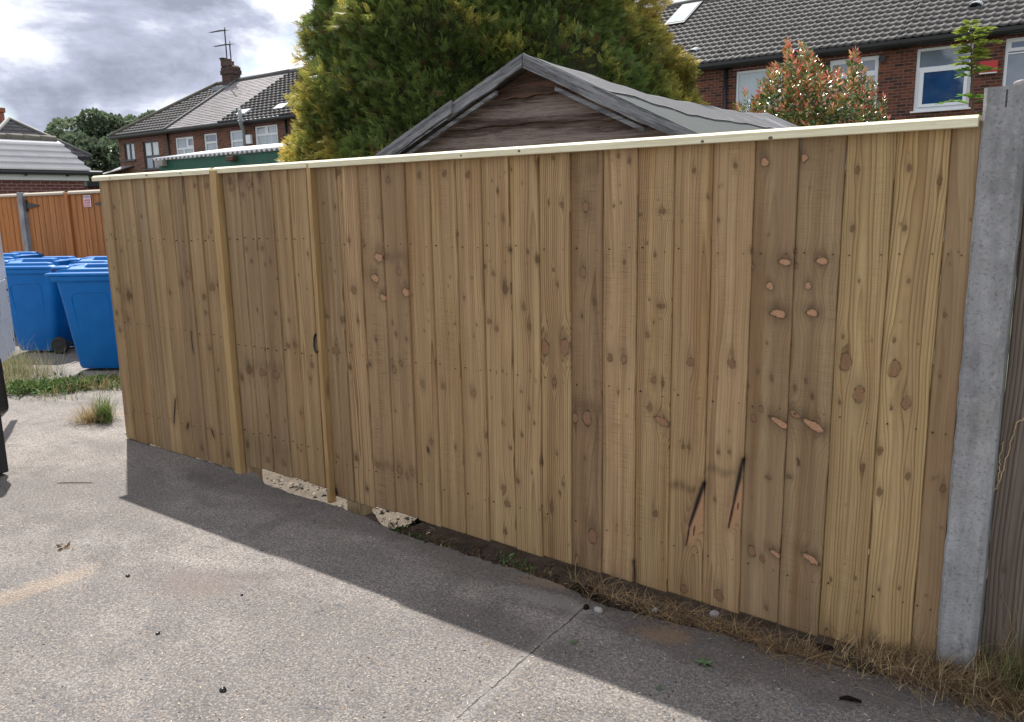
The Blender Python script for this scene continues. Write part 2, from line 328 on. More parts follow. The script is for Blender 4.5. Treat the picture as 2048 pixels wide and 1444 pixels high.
c = MIX(nt, MR(nt, NOISE(nt, SCALEV(nt, o, (1, 1, 1), (9, 3, 0)), 3.3, 6, 0.75, 0.5), 0.58, 0.66, 0, 0.4), c, (0.42, 0.40, 0.38))
f3 = NOISE(nt, o, 75, 3, 0.8)
c = MIX(nt, MR(nt, f3, 0.49, 0.57, 0, 0.7), c, (0.10, 0.092, 0.09))
c = MIX(nt, MR(nt, f3, 0.44, 0.36, 0, 0.5), c, (0.46, 0.41, 0.37))
c = MIX(nt, MR(nt, fine, 0.48, 0.60, 0, 0.7), c, (0.085, 0.077, 0.074))
c = MIX(nt, MR(nt, fine, 0.46, 0.34, 0, 0.6), c, (0.45, 0.40, 0.37))
c = MIX(nt, MR(nt, g2, 0.52, 0.62, 0, 0.55), c, (0.12, 0.11, 0.105))
c = MIX(nt, M_(nt, 'MULTIPLY', in2, 0.55), c, MIX(nt, id2.outputs[1], (0.09, 0.09, 0.095), (0.42, 0.37, 0.32)))
c = MIX(nt, M_(nt, 'MULTIPLY', inst, 0.75), c, MIX(nt, stone_id.outputs[1], (0.085, 0.092, 0.105), (0.20, 0.20, 0.21)))
def ell(cx, cy, rx, ry, ang, amt, noise=mid):
    s = N(nt, 'ShaderNodeMapping', {'Vector': o, 'Rotation': (0, 0, -ang)}, vector_type='TEXTURE')
    s.inputs['Location'].default_value = (cx, cy, 0); s.inputs['Rotation'].default_value = (0, 0, ang); s.inputs['Scale'].default_value = (rx, ry, 1000)
    L = N(nt, 'ShaderNodeVectorMath', {0: s.outputs[0]}, operation='LENGTH').outputs['Value']
    d = M_(nt, 'ADD', L, M_(nt, 'MULTIPLY', M_(nt, 'SUBTRACT', noise, 0.5), 2.2))
    return MR(nt, d, 1.15, 0.45, 0, amt, True)
q = G(30, 1190); q2 = G(150, 1150); c = MIX(nt, ell(q[0], q[1], 0.42, 0.085, math.atan2(q2[1] - q[1], q2[0] - q[0]), 0.14, mid), c, (0.55, 0.37, 0.19))
q = G(420, 1165); c = MIX(nt, ell(q[0], q[1], 0.30, 0.16, 0.5, 0.5), c, (0.16, 0.13, 0.12))
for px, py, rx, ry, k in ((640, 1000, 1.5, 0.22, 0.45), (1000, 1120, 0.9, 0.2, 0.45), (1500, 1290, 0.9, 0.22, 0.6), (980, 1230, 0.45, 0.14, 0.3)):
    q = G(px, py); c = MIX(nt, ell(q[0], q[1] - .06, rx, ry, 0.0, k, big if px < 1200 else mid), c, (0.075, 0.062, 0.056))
q = G(1330, 1270); c = MIX(nt, ell(q[0], q[1], 0.13, 0.07, 0.4, 0.45, g2), c, (0.26, 0.16, 0.08))
q = G(1090, 1165); c = MIX(nt, ell(q[0], q[1], 0.18, 0.06, 0.2, 0.4, g2), c, (0.28, 0.19, 0.12))
q = G(1100, 1200); c = MIX(nt, ell(q[0], q[1], 0.30, 0.07, 0.1, 0.4, g2), c, (0.30, 0.29, 0.28))
q = G(560, 930); c = MIX(nt, ell(q[0] + .1, q[1] - .12, 0.35, 0.10, 0.1, 0.45), c, (0.40, 0.33, 0.26))
# dirty joint between the two pours
j0, j1 = G(1165, 1218), G(905, 1444)
dj = (j1 - j0); ang = math.atan2(dj[1], dj[0])
s = N(nt, 'ShaderNodeMapping', {'Vector': o}, vector_type='TEXTURE'); s.inputs['Location'].default_value = (j0[0], j0[1], 0); s.inputs['Rotation'].default_value = (0, 0, ang)
sp = N(nt, 'ShaderNodeSeparateXYZ', {0: s.outputs[0]})
wn = M_(nt, 'MULTIPLY', M_(nt, 'SUBTRACT', NOISE(nt, o, 9, 5, 0.75), 0.5), 0.032)
ad = M_(nt, 'ABSOLUTE', M_(nt, 'ADD', sp.outputs[1], wn))
jw = MR(nt, NOISE(nt, o, 14, 2), 0.3, 0.7, 0.0004, 0.0048)
crack = M_(nt, 'MULTIPLY', M_(nt, 'LESS_THAN', ad, jw), MR(nt, sp.outputs[0], -0.03, 0.0))
c = MIX(nt, M_(nt, 'MULTIPLY', MR(nt, ad, 0.05, 0.0, 0, 0.2), MR(nt, sp.outputs[0], -0.03, 0.0)), c, (0.46, 0.44, 0.42))
c = MIX(nt, M_(nt, 'MULTIPLY', crack, 0.8), c, (0.035, 0.03, 0.027))
h = M_(nt, 'ADD', M_(nt, 'MULTIPLY', fine, 0.5), M_(nt, 'MULTIPLY', g2, 0.55)); h = M_(nt, 'ADD', h, M_(nt, 'MULTIPLY', inst, 0.35))
h = M_(nt, 'ADD', h, M_(nt, 'MULTIPLY', crack, -2.0)); h = M_(nt, 'ADD', h, M_(nt, 'MULTIPLY', mid, 0.6))
setn(nt, b, c, 0.88, h, 0.010, 0.85, 0.25)

# felt roof
m, nt, b = newmat('roof_felt'); o = objc(nt)
n = NOISE(nt, o, 2.2, 5, 0.6, 0.6); f = NOISE(nt, o, 150, 3, 0.7)
c = MIX(nt, f, (0.025, 0.031, 0.03), (0.12, 0.135, 0.132))
setn(nt, b, c, 0.85, M_(nt, 'ADD', n, M_(nt, 'MULTIPLY', f, 0.2)), 0.012, 0.6, 0.3)
m, nt, b = newmat('worn_felt'); o = objc(nt)
n = NOISE(nt, SCALEV(nt, o, (1, 2.0, 1)), 2.2, 5, 0.6, 0.6); f = NOISE(nt, o, 110, 3, 0.7)
c = MIX(nt, f, (0.07, 0.07, 0.075), (0.16, 0.16, 0.17)); c = MIX(nt, MR(nt, n, 0.60, 0.68), c, (0.30, 0.31, 0.33)); c = MIX(nt, MR(nt, n, 0.40, 0.34), c, (0.035, 0.035, 0.035))
setn(nt, b, c, 0.8, M_(nt, 'ADD', n, M_(nt, 'MULTIPLY', f, 0.2)), 0.02, 0.8, 0.3)

def leafmat(name, trans=0.25, rough=0.5, spec=0.4, jitter=0.25):
    m, nt, b = newmat(name)
    a = N(nt, 'ShaderNodeAttribute', attribute_name='tint').outputs['Color']
    n = NOISE(nt, N(nt, 'ShaderNodeNewGeometry').outputs['Position'], 9.0, 3)
    c = MIX(nt, MR(nt, n, 0.3, 0.7, 0, 1), MIX(nt, 1.0, a, (1 - jitter,) * 3, 'MULTIPLY'), MIX(nt, 1.0, a, (1 + jitter,) * 3, 'MULTIPLY'))
    nt.links.new(c, b.inputs['Base Color']); b.inputs['Roughness'].default_value = rough; b.inputs['Specular IOR Level'].default_value = spec
    tr = N(nt, 'ShaderNodeBsdfTranslucent', {'Color': c})
    mx = N(nt, 'ShaderNodeMixShader', {0: trans, 1: b.outputs[0], 2: tr.outputs[0]})
    nt.links.new(mx.outputs[0], nt.nodes['Material Output'].inputs[0])
    return m
leafmat('foliage', 0.35); leafmat('glossy_foliage', 0.12, 0.22, 0.9); leafmat('grass_blades', 0.3, 0.6, 0.3)
m, nt, b = newmat('garden_ground'); o = objc(nt)
n = NOISE(nt, o, 0.7, 5, 0.6); f = NOISE(nt, o, 25, 4, 0.7)
c = MIX(nt, MR(nt, n, 0.4, 0.6), (0.10, 0.085, 0.06), (0.06, 0.085, 0.03)); c = MIX(nt, MR(nt, f, 0.3, 0.7, 0, .5), c, (0.05, 0.05, 0.03))
setn(nt, b, c, 0.95, f, 0.02, 0.8)

# ------------------------------------------------------------ mesh helpers
class MB:
    def __init__(s): s.v = []; s.f = []; s.m = []; s.uv = {}
    def add(s, vs, fs, mi=0):
        k = len(s.v); s.v += [tuple(map(float, v)) for v in vs]
        s.f += [tuple(i + k for i in f) for f in fs]; s.m += [mi] * len(fs); return s
    def box(s, x0, x1, y0, y1, z0, z1, mi=0):
        return s.add([(x0, y0, z0), (x1, y0, z0), (x1, y1, z0), (x0, y1, z0), (x0, y0, z1), (x1, y0, z1), (x1, y1, z1), (x0, y1, z1)],
                     [(0, 3, 2, 1), (4, 5, 6, 7), (0, 1, 5, 4), (1, 2, 6, 5), (2, 3, 7, 6), (3, 0, 4, 7)], mi)
    def bar(s, a, b, w, h, up=(0, 0, 1), mi=0):     # box beam from a to b
        a, b, up = Vector(a), Vector(b), Vector(up); d = (b - a).normalized(); r = d.cross(up).normalized() * w / 2; u = r.cross(d).normalized() * h / 2
        vs = [a - r - u, a + r - u, a + r + u, a - r + u, b - r - u, b + r - u, b + r + u, b - r + u]
        return s.add(vs, [(0, 1, 2, 3), (7, 6, 5, 4), (0, 4, 5, 1), (1, 5, 6, 2), (2, 6, 7, 3), (3, 7, 4, 0)], mi)
    def tube(s, pts, rad, n=10, mi=0, cap=True):
        pts = [Vector(p) for p in pts]; rads = rad if isinstance(rad, (list, tuple)) else [rad] * len(pts); k0 = len(s.v)
        for i, p in enumerate(pts):
            d = (pts[min(i + 1, len(pts) - 1)] - pts[max(i - 1, 0)]).normalized()
            r = d.cross(Vector((0.123, 0.31, 0.94))).normalized(); u = r.cross(d)
            for k in range(n):
                t = 2 * math.pi * k / n; q = p + (r * math.cos(t) + u * math.sin(t)) * rads[i]; s.v.append(tuple(q))
        for i in range(len(pts) - 1):
            for k in range(n):
                s.f.append((k0 + i * n + k, k0 + i * n + (k + 1) % n, k0 + (i + 1) * n + (k + 1) % n, k0 + (i + 1) * n + k)); s.m.append(mi)
        if cap:
            s.f.append(tuple(k0 + k for k in range(n))[::-1]); s.m.append(mi); e = k0 + (len(pts) - 1) * n
            s.f.append(tuple(e + k for k in range(n))); s.m.append(mi)
        return s
    def prism(s, poly, axis, a, b, mi=0):           # polygon extruded along an axis
        n = len(poly)
        def pt(p, t): return {'y': (p[0], t, p[1]), 'x': (t, p[0], p[1]), 'z': (p[0], p[1], t)}[axis]
        vs = [pt(p, a) for p in poly] + [pt(p, b) for p in poly]
        return s.add(vs, [tuple(range(n)), tuple(range(n, 2 * n))[::-1]] + [(i, i + n, (i + 1) % n + n, (i + 1) % n) for i in range(n)], mi)
    def build(s, name, mats, parent=None, smooth=False, bevel=0.0, loc=None):
        me = bpy.data.meshes.new(name); me.from_pydata(s.v, [], s.f)
        mats = mats if isinstance(mats, (list, tuple)) else [mats]
        for x in mats: me.materials.append(MATS[x])
        if len(mats) > 1: me.polygons.foreach_set('material_index', s.m)
        if smooth: me.polygons.foreach_set('use_smooth', [True] * len(me.polygons))
        me.update()
        import bmesh
        bm = bmesh.new(); bm.from_mesh(me); bmesh.ops.recalc_face_normals(bm, faces=bm.faces); bm.to_mesh(me); bm.free()
        o = bpy.data.objects.new(name, me); COL.objects.link(o)
        if parent is not None: o.parent = parent; o.matrix_parent_inverse = Matrix.Translation(-Vector(parent.location)) if parent.parent is None and parent.type == 'EMPTY' and parent.rotation_euler.z == 0 else Matrix.Identity(4)
        if bevel:
            bv = o.modifiers.new('bevel', 'BEVEL'); bv.width = bevel; bv.segments = 2; bv.limit_method = 'ANGLE'; bv.angle_limit = math.radians(40)
        return o
def mesh_np(name, verts, faces, mat, parent=None, attrs=None, uv=None, smooth=False):
    """fast mesh from arrays: faces (n,k) ints; attrs {name: (type, per-vertex array)}; uv per vertex"""
    me = bpy.data.meshes.new(name); nv, (nf, k) = len(verts), faces.shape
    me.vertices.add(nv); me.vertices.foreach_set('co', verts.astype(np.float32).ravel())
    me.loops.add(nf * k); me.loops.foreach_set('vertex_index', faces.astype(np.int32).ravel())
    me.polygons.add(nf); me.polygons.foreach_set('loop_start', np.arange(0, nf * k, k, dtype=np.int32))
    try: me.polygons.foreach_set('loop_total', np.full(nf, k, dtype=np.int32))
    except Exception: pass
    me.update(calc_edges=True)
    mats = mat if isinstance(mat, (list, tuple)) else [mat]
    for x in mats: me.materials.append(MATS[x])
    if uv is not None:
        l = me.uv_layers.new(name='uvm'); l.data.foreach_set('uv', uv[faces.ravel()].astype(np.float32).ravel())
    for n, (t, a) in (attrs or {}).items():
        at = me.attributes.new(n, t, 'POINT')
        at.data.foreach_set('color' if t == 'FLOAT_COLOR' else 'value', a.astype(np.float32).ravel())
    if smooth: me.polygons.foreach_set('use_smooth', np.ones(nf, dtype=bool))
    me.validate(); me.update()
    o = bpy.data.objects.new(name, me); COL.objects.link(o)
    if parent is not None: o.parent = parent; o.matrix_parent_inverse = Matrix.Translation(-Vector(parent.location)) if parent.type == 'EMPTY' and parent.rotation_euler.z == 0 else Matrix.Identity(4)
    return o
def tag(o, label=None, cat=None, group=None, kind=None):
    if label: o['label'] = label
    if cat: o['category'] = cat
    if group: o['group'] = group
    if kind: o['kind'] = kind
    return o
def thing(name, label, cat, loc=(0, 0, 0), rz=0.0, group=None):
    o = bpy.data.objects.new(name, None); COL.objects.link(o); o.location = loc; o.rotation_euler = (0, 0, rz); o.empty_display_size = 0.2
    return tag(o, label, cat, group)
def smoothstep(a, b, x):
    t = np.clip((x - a) / (b - a), 0, 1); return t * t * (3 - 2 * t)
def vnoise(p, seed=0):                               # smooth pseudo-noise of points (n,3)
    r = np.random.RandomState(seed); out = np.zeros(len(p))
    for k in range(7):
        d = r.normal(size=3); d /= np.linalg.norm(d); fq = 0.6 * 1.55 ** k
        out += np.sin(p @ d * fq * 2 * math.pi + r.uniform(0, 6.28)) / 1.35 ** k
    return out / 2.6
# ------------------------------------------------------------ ground
gx = np.array([-400, -150, -60, -30, 30, 150, 400.]); gy = gx
X, Y = np.meshgrid(gx, gy); v = np.stack([X.ravel(), Y.ravel(), np.full(X.size, -0.13)], 1)
q = [(j * 7 + i, j * 7 + i + 1, (j + 1) * 7 + i + 1, (j + 1) * 7 + i) for j in range(6) for i in range(6)]
tag(mesh_np('ground', v, np.array(q), 'garden_ground'), kind='structure')
# driveway slab: front sheet with a broken edge along the fence, open to the left behind the bins
edge = [(3.0, 0.30), (0.2, 0.22)] + [tuple(G(px, py)[:2]) for px, py in ((1990, 1444 - 60), (1890, 1385), (1760, 1352), (1640, 1325), (1543, 1300), (1440, 1268), (1321, 1240), (1189, 1205), (1100, 1160),
        (958, 1117), (882, 1093), (799, 1065), (681, 1014), (600, 992), (530, 968))]
E2 = []
for a, c_ in zip(edge[:-1], edge[1:]):
    n = max(1, int(abs(a[0] - c_[0]) / 0.03))
    for i in range(n): t = i / n; E2.append((a[0] + (c_[0] - a[0]) * t + rnd.uniform(-.006, .006), a[1] + (c_[1] - a[1]) * t + rnd.uniform(-.009, .009)))
E2 += [edge[-1], (-4.22, 0.04), (-4.4, 0.05), (-5.8, 0.05), (-5.95, 0.3), (-5.95, 2.9)]
mb = MB(); far = [(x, -30 if x > -5.95 else -30) for x, y in E2]
vs = [(x, y, 0.0) for x, y in E2] + [(x, -30, 0.0) for x, y in E2] + [(x, y + .01, -0.16) for x, y in E2]; n = len(E2)
fs = [(i, i + 1, n + i + 1, n + i) for i in range(n - 1) if abs(E2[i][0] - E2[i + 1][0]) > 1e-6] + [(i, i + 1, 2 * n + i + 1, 2 * n + i) for i in range(n - 1)]
mb.add(vs, fs); mb.add([(-5.95, -30, 0), (-5.95, 2.9, 0), (-40, 2.9, 0), (-40, -30, 0)], [(0, 1, 2, 3)])
tag(mb.build('driveway', 'driveway_concrete'), kind='structure')
# bare soil just behind and under the fence, pale and dry behind the gate
def patch(name, x0, x1, y0, y1, z, amp, step, mat, seed):
    xs = np.arange(x0, x1, step); ys = np.arange(y0, y1, step); X, Y = np.meshgrid(xs, ys)
    p = np.stack([X.ravel(), Y.ravel(), np.zeros(X.size)], 1); zz = z + vnoise(p * 1.5, seed) * amp + vnoise(p * 7, seed + 1) * amp * .5
    p[:, 2] = zz; nx, ny = len(xs), len(ys); i = np.arange(nx - 1)[None, :] + np.arange(ny - 1)[:, None] * nx; i = i.ravel()
    return mesh_np(name, p, np.stack([i, i + 1, i + nx + 1, i + nx], 1), mat, smooth=True)
tag(patch('soil', -3.0, 0.8, -0.32, 1.2, -0.098, 0.018, 0.02, 'soil', 3), kind='structure')
tag(patch('dry_ground', -5.9, -2.98, 0.0, 1.6, -0.075, 0.02, 0.02, 'sandy_soil', 5), kind='structure')

# ------------------------------------------------------------ board fence
CR = {'A': (190, 320, .2632), 'B': (190, 640, .2701), 'C': (640, 280, .2908), 'D': (640, 680, .3463), 'E': (1100, 240, .3186),
      'F': (1100, 700, .4432), 'R': (1640, 230, .3669)}
KN = {  # knots read off the boards: x, y, size, kind (b brown, r ringed, p pink, o orange cut, d dark, O/P wide)
'C': '124,222,20r 25,437,7b 112,455,8b 204,692,12r 237,1030,24r 268,1245,12b 218,1412,9b 433,180,11r 472,278,20r 295,720,20p 412,808,28o 453,803,15p 385,950,26o 445,1083,22o 550,903,20p 598,1048,26o 635,1068,7b 502,1258,9b 527,1335,12b 602,1370,12b 390,1372,12b 685,243,20b 862,230,20b 1022,240,20b 945,650,12b 715,930,6b 715,990,5b 898,942,6b 888,1005,6b 1050,950,7b 993,1085,10b 936,1265,8b 755,1245,5b 1083,1270,7b 1062,1350,6b 722,1313,6b 890,1332,5b 1187,280,7b 1229,354,9d 1268,545,13r 1161,576,6b 1317,205,9b 1313,757,11d 1436,772,8d 1132,870,16b 1195,920,14r 1282,1027,24d 1165,1248,18r 1218,1298,16r 1407,1153,17r 1445,1285,20b 1503,827,14d 1576,430,9b 1668,447,18b 1608,895,10b 1637,992,12b 1500,150,12b 1608,125,14b 1550,1415,35p 1700,1400,30p 165,1235,22b 50,1215,14b 115,1425,18r 77,822,6b 108,903,7b',
'D': '96,60,22r 183,35,6b 175,160,10d 291,143,9d 472,135,15r 430,172,16p 594,255,14p 714,268,14r 888,310,18p 1060,180,6b 1022,188,5b 1165,297,8b 993,335,5b 1357,240,14r 648,590,14r 628,635,9d 213,685,12d 102,675,8b 335,722,14r 463,752,18p 505,785,12p 540,762,14p 787,618,9b 924,663,12r 966,550,13b 1105,620,10b 1057,478,7b 1212,392,9b 1243,478,8b 1170,550,7d 1283,708,8d 1228,765,7b 1145,815,14b 1062,853,17r 1085,945,17r 1073,1105,14b 1340,970,15b 1411,830,9b 1388,882,9b 1372,657,8b 1277,978,6b 1533,683,10b 1545,450,35p 1475,450,25p 1580,1130,35p 1490,1270,22p 277,860,9d 440,410,6b 1300,55,30p 1420,55,28p',
'E': '228,545,28p 210,955,26p 283,1145,13d 204,1232,9d 80,535,14b 50,1033,9b 28,942,9b 432,226,12b 503,256,15b 403,540,10b 470,893,14b 447,520,7b 712,576,22B 562,597,16B 610,773,10b 662,850,12b 626,1128,9b 703,1168,22B 612,1352,16r 653,1270,7b 909,318,15b 1167,288,17b 1000,485,9d 832,637,6b 1060,630,8d 1350,265,26o 1597,238,23o 1480,892,30O 1712,885,32O 1270,825,12p 1273,920,16p 1540,825,13p 1548,915,15p 1383,1042,24o 1622,1042,21o 1440,1215,38O 1650,1210,32O 95,1410,30p 1367,1402,7d 1838,1360,12b 1515,1412,5d',
'F': '22,145,13r 65,603,9b 47,642,7b 310,190,7b 272,35,16b 335,42,16p 470,135,14r 512,150,10b 452,262,16r 508,322,26P 478,738,15b 636,55,18r 822,60,20r 603,437,10b 628,437,10b 762,460,10b 812,460,10b 940,97,9b 1002,127,12b 893,160,9b 1107,172,12b 1155,140,10b 1186,212,8d 955,268,14r 920,308,15r 1045,330,34Q 1195,342,40Q 1105,290,22P 988,574,13B 1080,572,14B 912,908,22p 960,940,14r 1025,920,24Q 1180,940,32Q 745,675,8b 605,1077,18r 762,1107,24r 1335,55,34k 1395,200,32k 1555,85,34k 1608,238,27k 1412,530,16b 1616,568,16b 1490,455,18b 1488,640,18b 1542,262,10b 1307,236,7d 978,1160,12b 1268,1036,9b 1380,1028,8b 1485,1080,8b 1577,1073,9b 1252,1285,22p 1465,1350,30d 1775,625,18b 1760,120,8b',
'R': '205,302,18b 487,290,18b 178,620,16b 462,618,16b 214,905,9b 484,907,11r 125,1210,12b 405,1228,14b 288,1228,6b 655,360,18b 680,1090,14b 823,570,8b 757,747,6b 538,1247,7b',
'A': '853,195,18r 765,195,15b 1120,268,15r 1247,245,14r 1040,205,26p 1175,185,22p 1110,130,22d 1250,120,20d 1025,160,20d 488,207,8b 888,545,8b 865,588,8b 895,970,25r 940,950,14b 715,870,22p 665,940,18b 835,1040,20b 847,1160,15b 255,1210,16r 172,1165,14r 197,1290,14r 205,690,8b 130,568,7b 153,822,7b 176,985,10b 265,1035,22d 575,1010,12b 1150,680,13r 1272,675,14r 1188,770,12b 1335,770,12b 1293,795,9b 1662,825,15r 1620,712,10b 1235,1140,10b 1375,1165,14b 1475,1220,12r 1545,873,6b 1615,978,6b 1387,900,6b 1830,355,8b 1740,330,8b 360,430,10b 147,360,10b',
'B': '1145,370,26d 1240,390,26r 1340,405,28r 1430,190,18b 1485,185,18b 1610,335,18b 1598,432,14b 857,212,13b 916,370,8b 800,950,13b 990,1000,18b 1280,1035,18r 1400,1060,20r 1500,943,8b 1528,968,8b 1530,690,10b 1276,712,8b 1410,748,8b 1060,620,11b 1085,430,12d 230,688,8b 1130,930,14d'}
KL = []
for cn, txt in KN.items():
    x0, y0, s = CR[cn]
    for it in txt.split():
        a, b_, c_ = it.split(','); t = c_[-1]; r = float(c_[:-1])
        px, py = x0 + float(a) * s, y0 + float(b_) * s; p = P(px, py, 0.0)
        e1 = P(px + r * s, py, 0.0); e2 = P(px, py - r * s, 0.0)
        KL.append((p[0], p[2], abs(e1[0] - p[0]), abs(e2[2] - p[2]), t))
MARK = []   # resin splits and bark pockets
for cn, x1, y1, x2, y2, w in (('F', 697, 600, 632, 790, 9), ('F', 632, 790, 617, 880, 4), ('F', 655, 795, 650, 835, 4), ('F', 875, 490, 832, 690, 8), ('F', 832, 690, 808, 800, 5), ('F', 853, 690, 850, 715, 4),
                              ('B', 603, 590, 590, 760, 7), ('B', 700, 765, 690, 800, 8), ('B', 868, 810, 886, 860, 7), ('B', 722, 150, 735, 240, 4), ('A', 668, 130, 682, 330, 3), ('A', 735, 1300, 748, 1440, 4),
                              ('D', 628, 620, 634, 650, 5), ('D', 90, 865, 100, 905, 12), ('F', 1120, 490, 1124, 520, 4), ('F', 380, 950, 385, 1060, 3)):
    x0, y0, s = CR[cn]; a = P(x0 + x1 * s, y0 + y1 * s, 0.); c_ = P(x0 + x2 * s, y0 + y2 * s, 0.); b2 = P(x0 + (x1 + w) * s, y0 + y1 * s, 0.)
    MARK.append((a[0], a[2], c_[0], c_[2], abs(b2[0] - a[0]) * (1.35 if cn == 'F' and y2 - y1 > 60 else .9)))
REDS = []
for cn, x, y, rx, ry, lean in (('F', 664, 760, 34, 135, .26), ('F', 846, 700, 30, 125, .28)):
    x0, y0, s = CR[cn]; a = P(x0 + x * s, y0 + y * s, 0.); c_ = P(x0 + (x + rx) * s, y0 + y * s, 0.); d_ = P(x0 + x * s, y0 + (y - ry) * s, 0.)
    REDS.append((a[0], a[2], abs(c_[0] - a[0]), abs(d_[2] - a[2]), lean))
BANDS = []  # dark horizontal stains
for cn, xa, xb, y, hh, k in (('F', 541, 700, 620, 22, .95), ('F', 703, 868, 548, 20, .7), ('F', 100, 240, 255, 40, .8), ('D', 1455, 1625, 375, 35, .4), ('D', 300, 440, 720, 30, .6), ('C', 440, 605, 800, 45, .6),
                       ('A', 985, 1190, 150, 60, .6), ('B', 1100, 1400, 340, 40, .45), ('B', 1110, 1470, 900, 90, .4), ('F', 100, 240, 900, 40, .4), ('C', 300, 450, 930, 70, .4), ('E', 1250, 1520, 900, 120, .35), ('E', 1530, 1800, 900, 130, .35),
                       ('F', 1060, 1240, 330, 60, .4), ('A', 200, 290, 1040, 50, .5), ('E', 125, 320, 330, 60, .35), ('B', 930, 1060, 1050, 70, .35), ('F', 885, 1060, 300, 50, .35)):
    x0, y0, s = CR[cn]; a = P(x0 + xa * s, y0 + y * s, 0.); c_ = P(x0 + xb * s, y0 + y * s, 0.); d_ = P(x0 + xa * s, y0 + (y - hh) * s, 0.)
    BANDS.append((a[0], c_[0], (a[2] + c_[2]) / 2 if abs(a[2] - c_[2]) < .05 else a[2], abs(d_[2] - a[2]), k))

def board_arrays(x0, x1, z0, z1, y_face, tilt, tint, seed, amp, saw, step=0.0042, thick=0.012, skew=0.0, pith=None):
    r = np.random.RandomState(seed); w = x1 - x0; nu = max(6, int(w / step)); nv_ = int((z1 - z0) / (step * 1.25))
    u = np.linspace(0, w, nu); v = np.linspace(0, 1, nv_); U, V = np.meshgrid(u, v)
    wob = 0.0012 * np.sin(V * 9 + seed) + 0.0008 * np.sin(V * 31 + seed * 2)
    Zb = z0 + r.uniform(-.004, .004) ; Z = Zb + (z1 - Zb) * V; Xw = x0 + U + skew * (Z - 1.0) + wob
    Yw = y_face - tilt * (U / w) + 0.004 * np.sin(V * 3.1 + seed) * .3
    uc = pith if pith is not None else r.uniform(-0.3, 1.3) * w; 
    cc = (U - uc) - 0.012 * np.sin(V * r.uniform(2, 5) + r.uniform(0, 6)) - 0.006 * np.sin(V * r.uniform(7, 11) + r.uniform(0, 6))
    K = np.zeros_like(U); KP = np.full_like(U, 3.0); HA = np.zeros_like(U); PK = np.zeros_like(U)
    for (kx, kz, ra, rb, t) in KL:
        if kx < x0 - .03 or kx > x1 + .03 or kz < z0 - .1 or kz > z1 + .05: continue
        inb = x0 - .3 * ra < kx < x1 + .3 * ra
        if not inb: continue
        big = {'O': 1.45, 'o': 1.1, 'P': 1.3, 'Q': 1.5, 'B': 1.15, 'b': .78, 'p': .82, 'k': .80}.get(t, .86); ra2 = ra * big * 1.0; rb2 = rb * {'O': .72, 'P': .7, 'Q': .5, 'B': .6}.get(t, 1.12)
        dx, dz = Xw - kx, Z - kz
        if t in 'QP': dz = dz + dx * .35
        push = 1.1 * ra2 * np.exp(-(dx / (2.6 * ra2)) ** 2 - (dz / (4.2 * rb2)) ** 2)
        cc = cc - push * dx / np.sqrt(dx ** 2 + (.7 * ra2) ** 2)
        ang = np.arctan2(dz, dx); wobk = 1 + .10 * np.sin(2 * ang + seed) + .07 * np.sin(3 * ang + kx * 40) + .05 * np.sin(5 * ang + kz * 30)
        dd = np.sqrt((dx / ra2) ** 2 + (dz / rb2) ** 2) / wobk
        mk = smoothstep(1.04, .84, dd) * (1.0 if t not in 'k' else .9)
        K = np.maximum(K, mk); KP = np.minimum(KP, dd)
        ht = {'o': .9, 'O': 1.1, 'Q': 1.2, 'p': .8, 'P': .9, 'd': 1.2, 'k': .6}.get(t, .6)
        h = ht * np.exp(-((dx + .15 * dz) / (1.5 * ra2)) ** 2 - ((dz - .5 * rb2) / (2.6 * rb2)) ** 2); HA = np.maximum(HA, h)
        PK = np.where(dd < 1.3, {'o': .95, 'O': 1., 'Q': 1., 'p': .36, 'P': .5, 'k': .28, 'd': -.9, 'r': .22}.get(t, 0.05), PK)
    # a few pin knots nobody would count
    for _ in range(r.randint(3, 7)):
        kx, kz, ra = r.uniform(x0 + .012, x1 - .012), r.uniform(z0 + .05, z1 - .05), r.uniform(.002, .0042)
        dx, dz = Xw - kx, Z - kz; dd = np.sqrt((dx / ra) ** 2 + (dz / (ra * 1.3)) ** 2); K = np.maximum(K, smoothstep(1.3, .6, dd) * .8); HA = np.maximum(HA, .35 * np.exp(-(dd / 2.5) ** 2))
        cc = cc - ra * np.exp(-(dx / (3 * ra)) ** 2 - (dz / (9 * ra)) ** 2) * dx / np.sqrt(dx ** 2 + ra ** 2)
    dep = 0.006 + r.uniform(0.004, 0.016) + r.uniform(-.012, .018) * V * 1.8 + 0.005 * np.sin(V * r.uniform(3, 8) + r.uniform(0, 6))
    ring = np.sqrt(cc ** 2 + dep ** 2) / r.uniform(0.0085, 0.0125) + seed * 3.7
    DK = np.zeros_like(U); RD = np.zeros_like(U)
    for (ax, az, bx, bz, wd) in MARK:
        if max(ax, bx) < x0 - .01 or min(ax, bx) > x1 + .01: continue
        L2 = (bx - ax) ** 2 + (bz - az) ** 2; t = np.clip(((Xw - ax) * (bx - ax) + (Z - az) * (bz - az)) / L2, 0, 1)
        d = np.hypot(Xw - ax - t * (bx - ax), Z - az - t * (bz - az)); DK = np.maximum(DK, smoothstep(wd * 1.35, wd * .35, d + wd * .5 * np.abs(t - .4)))
        HA = np.maximum(HA, .7 * np.exp(-(d / (wd * 3)) ** 2))
    for (ax, az, rx, rz_, lean) in REDS:
        if not (x0 < ax < x1): continue
        dz = Z - az; dx = Xw - ax - dz * lean; dd = np.sqrt((dx / rx) ** 2 + (dz / rz_) ** 2); RD = np.maximum(RD, .92 * smoothstep(1.15, .8, dd)); ring = ring + 3.5 * np.exp(-dd ** 2) * 1.5
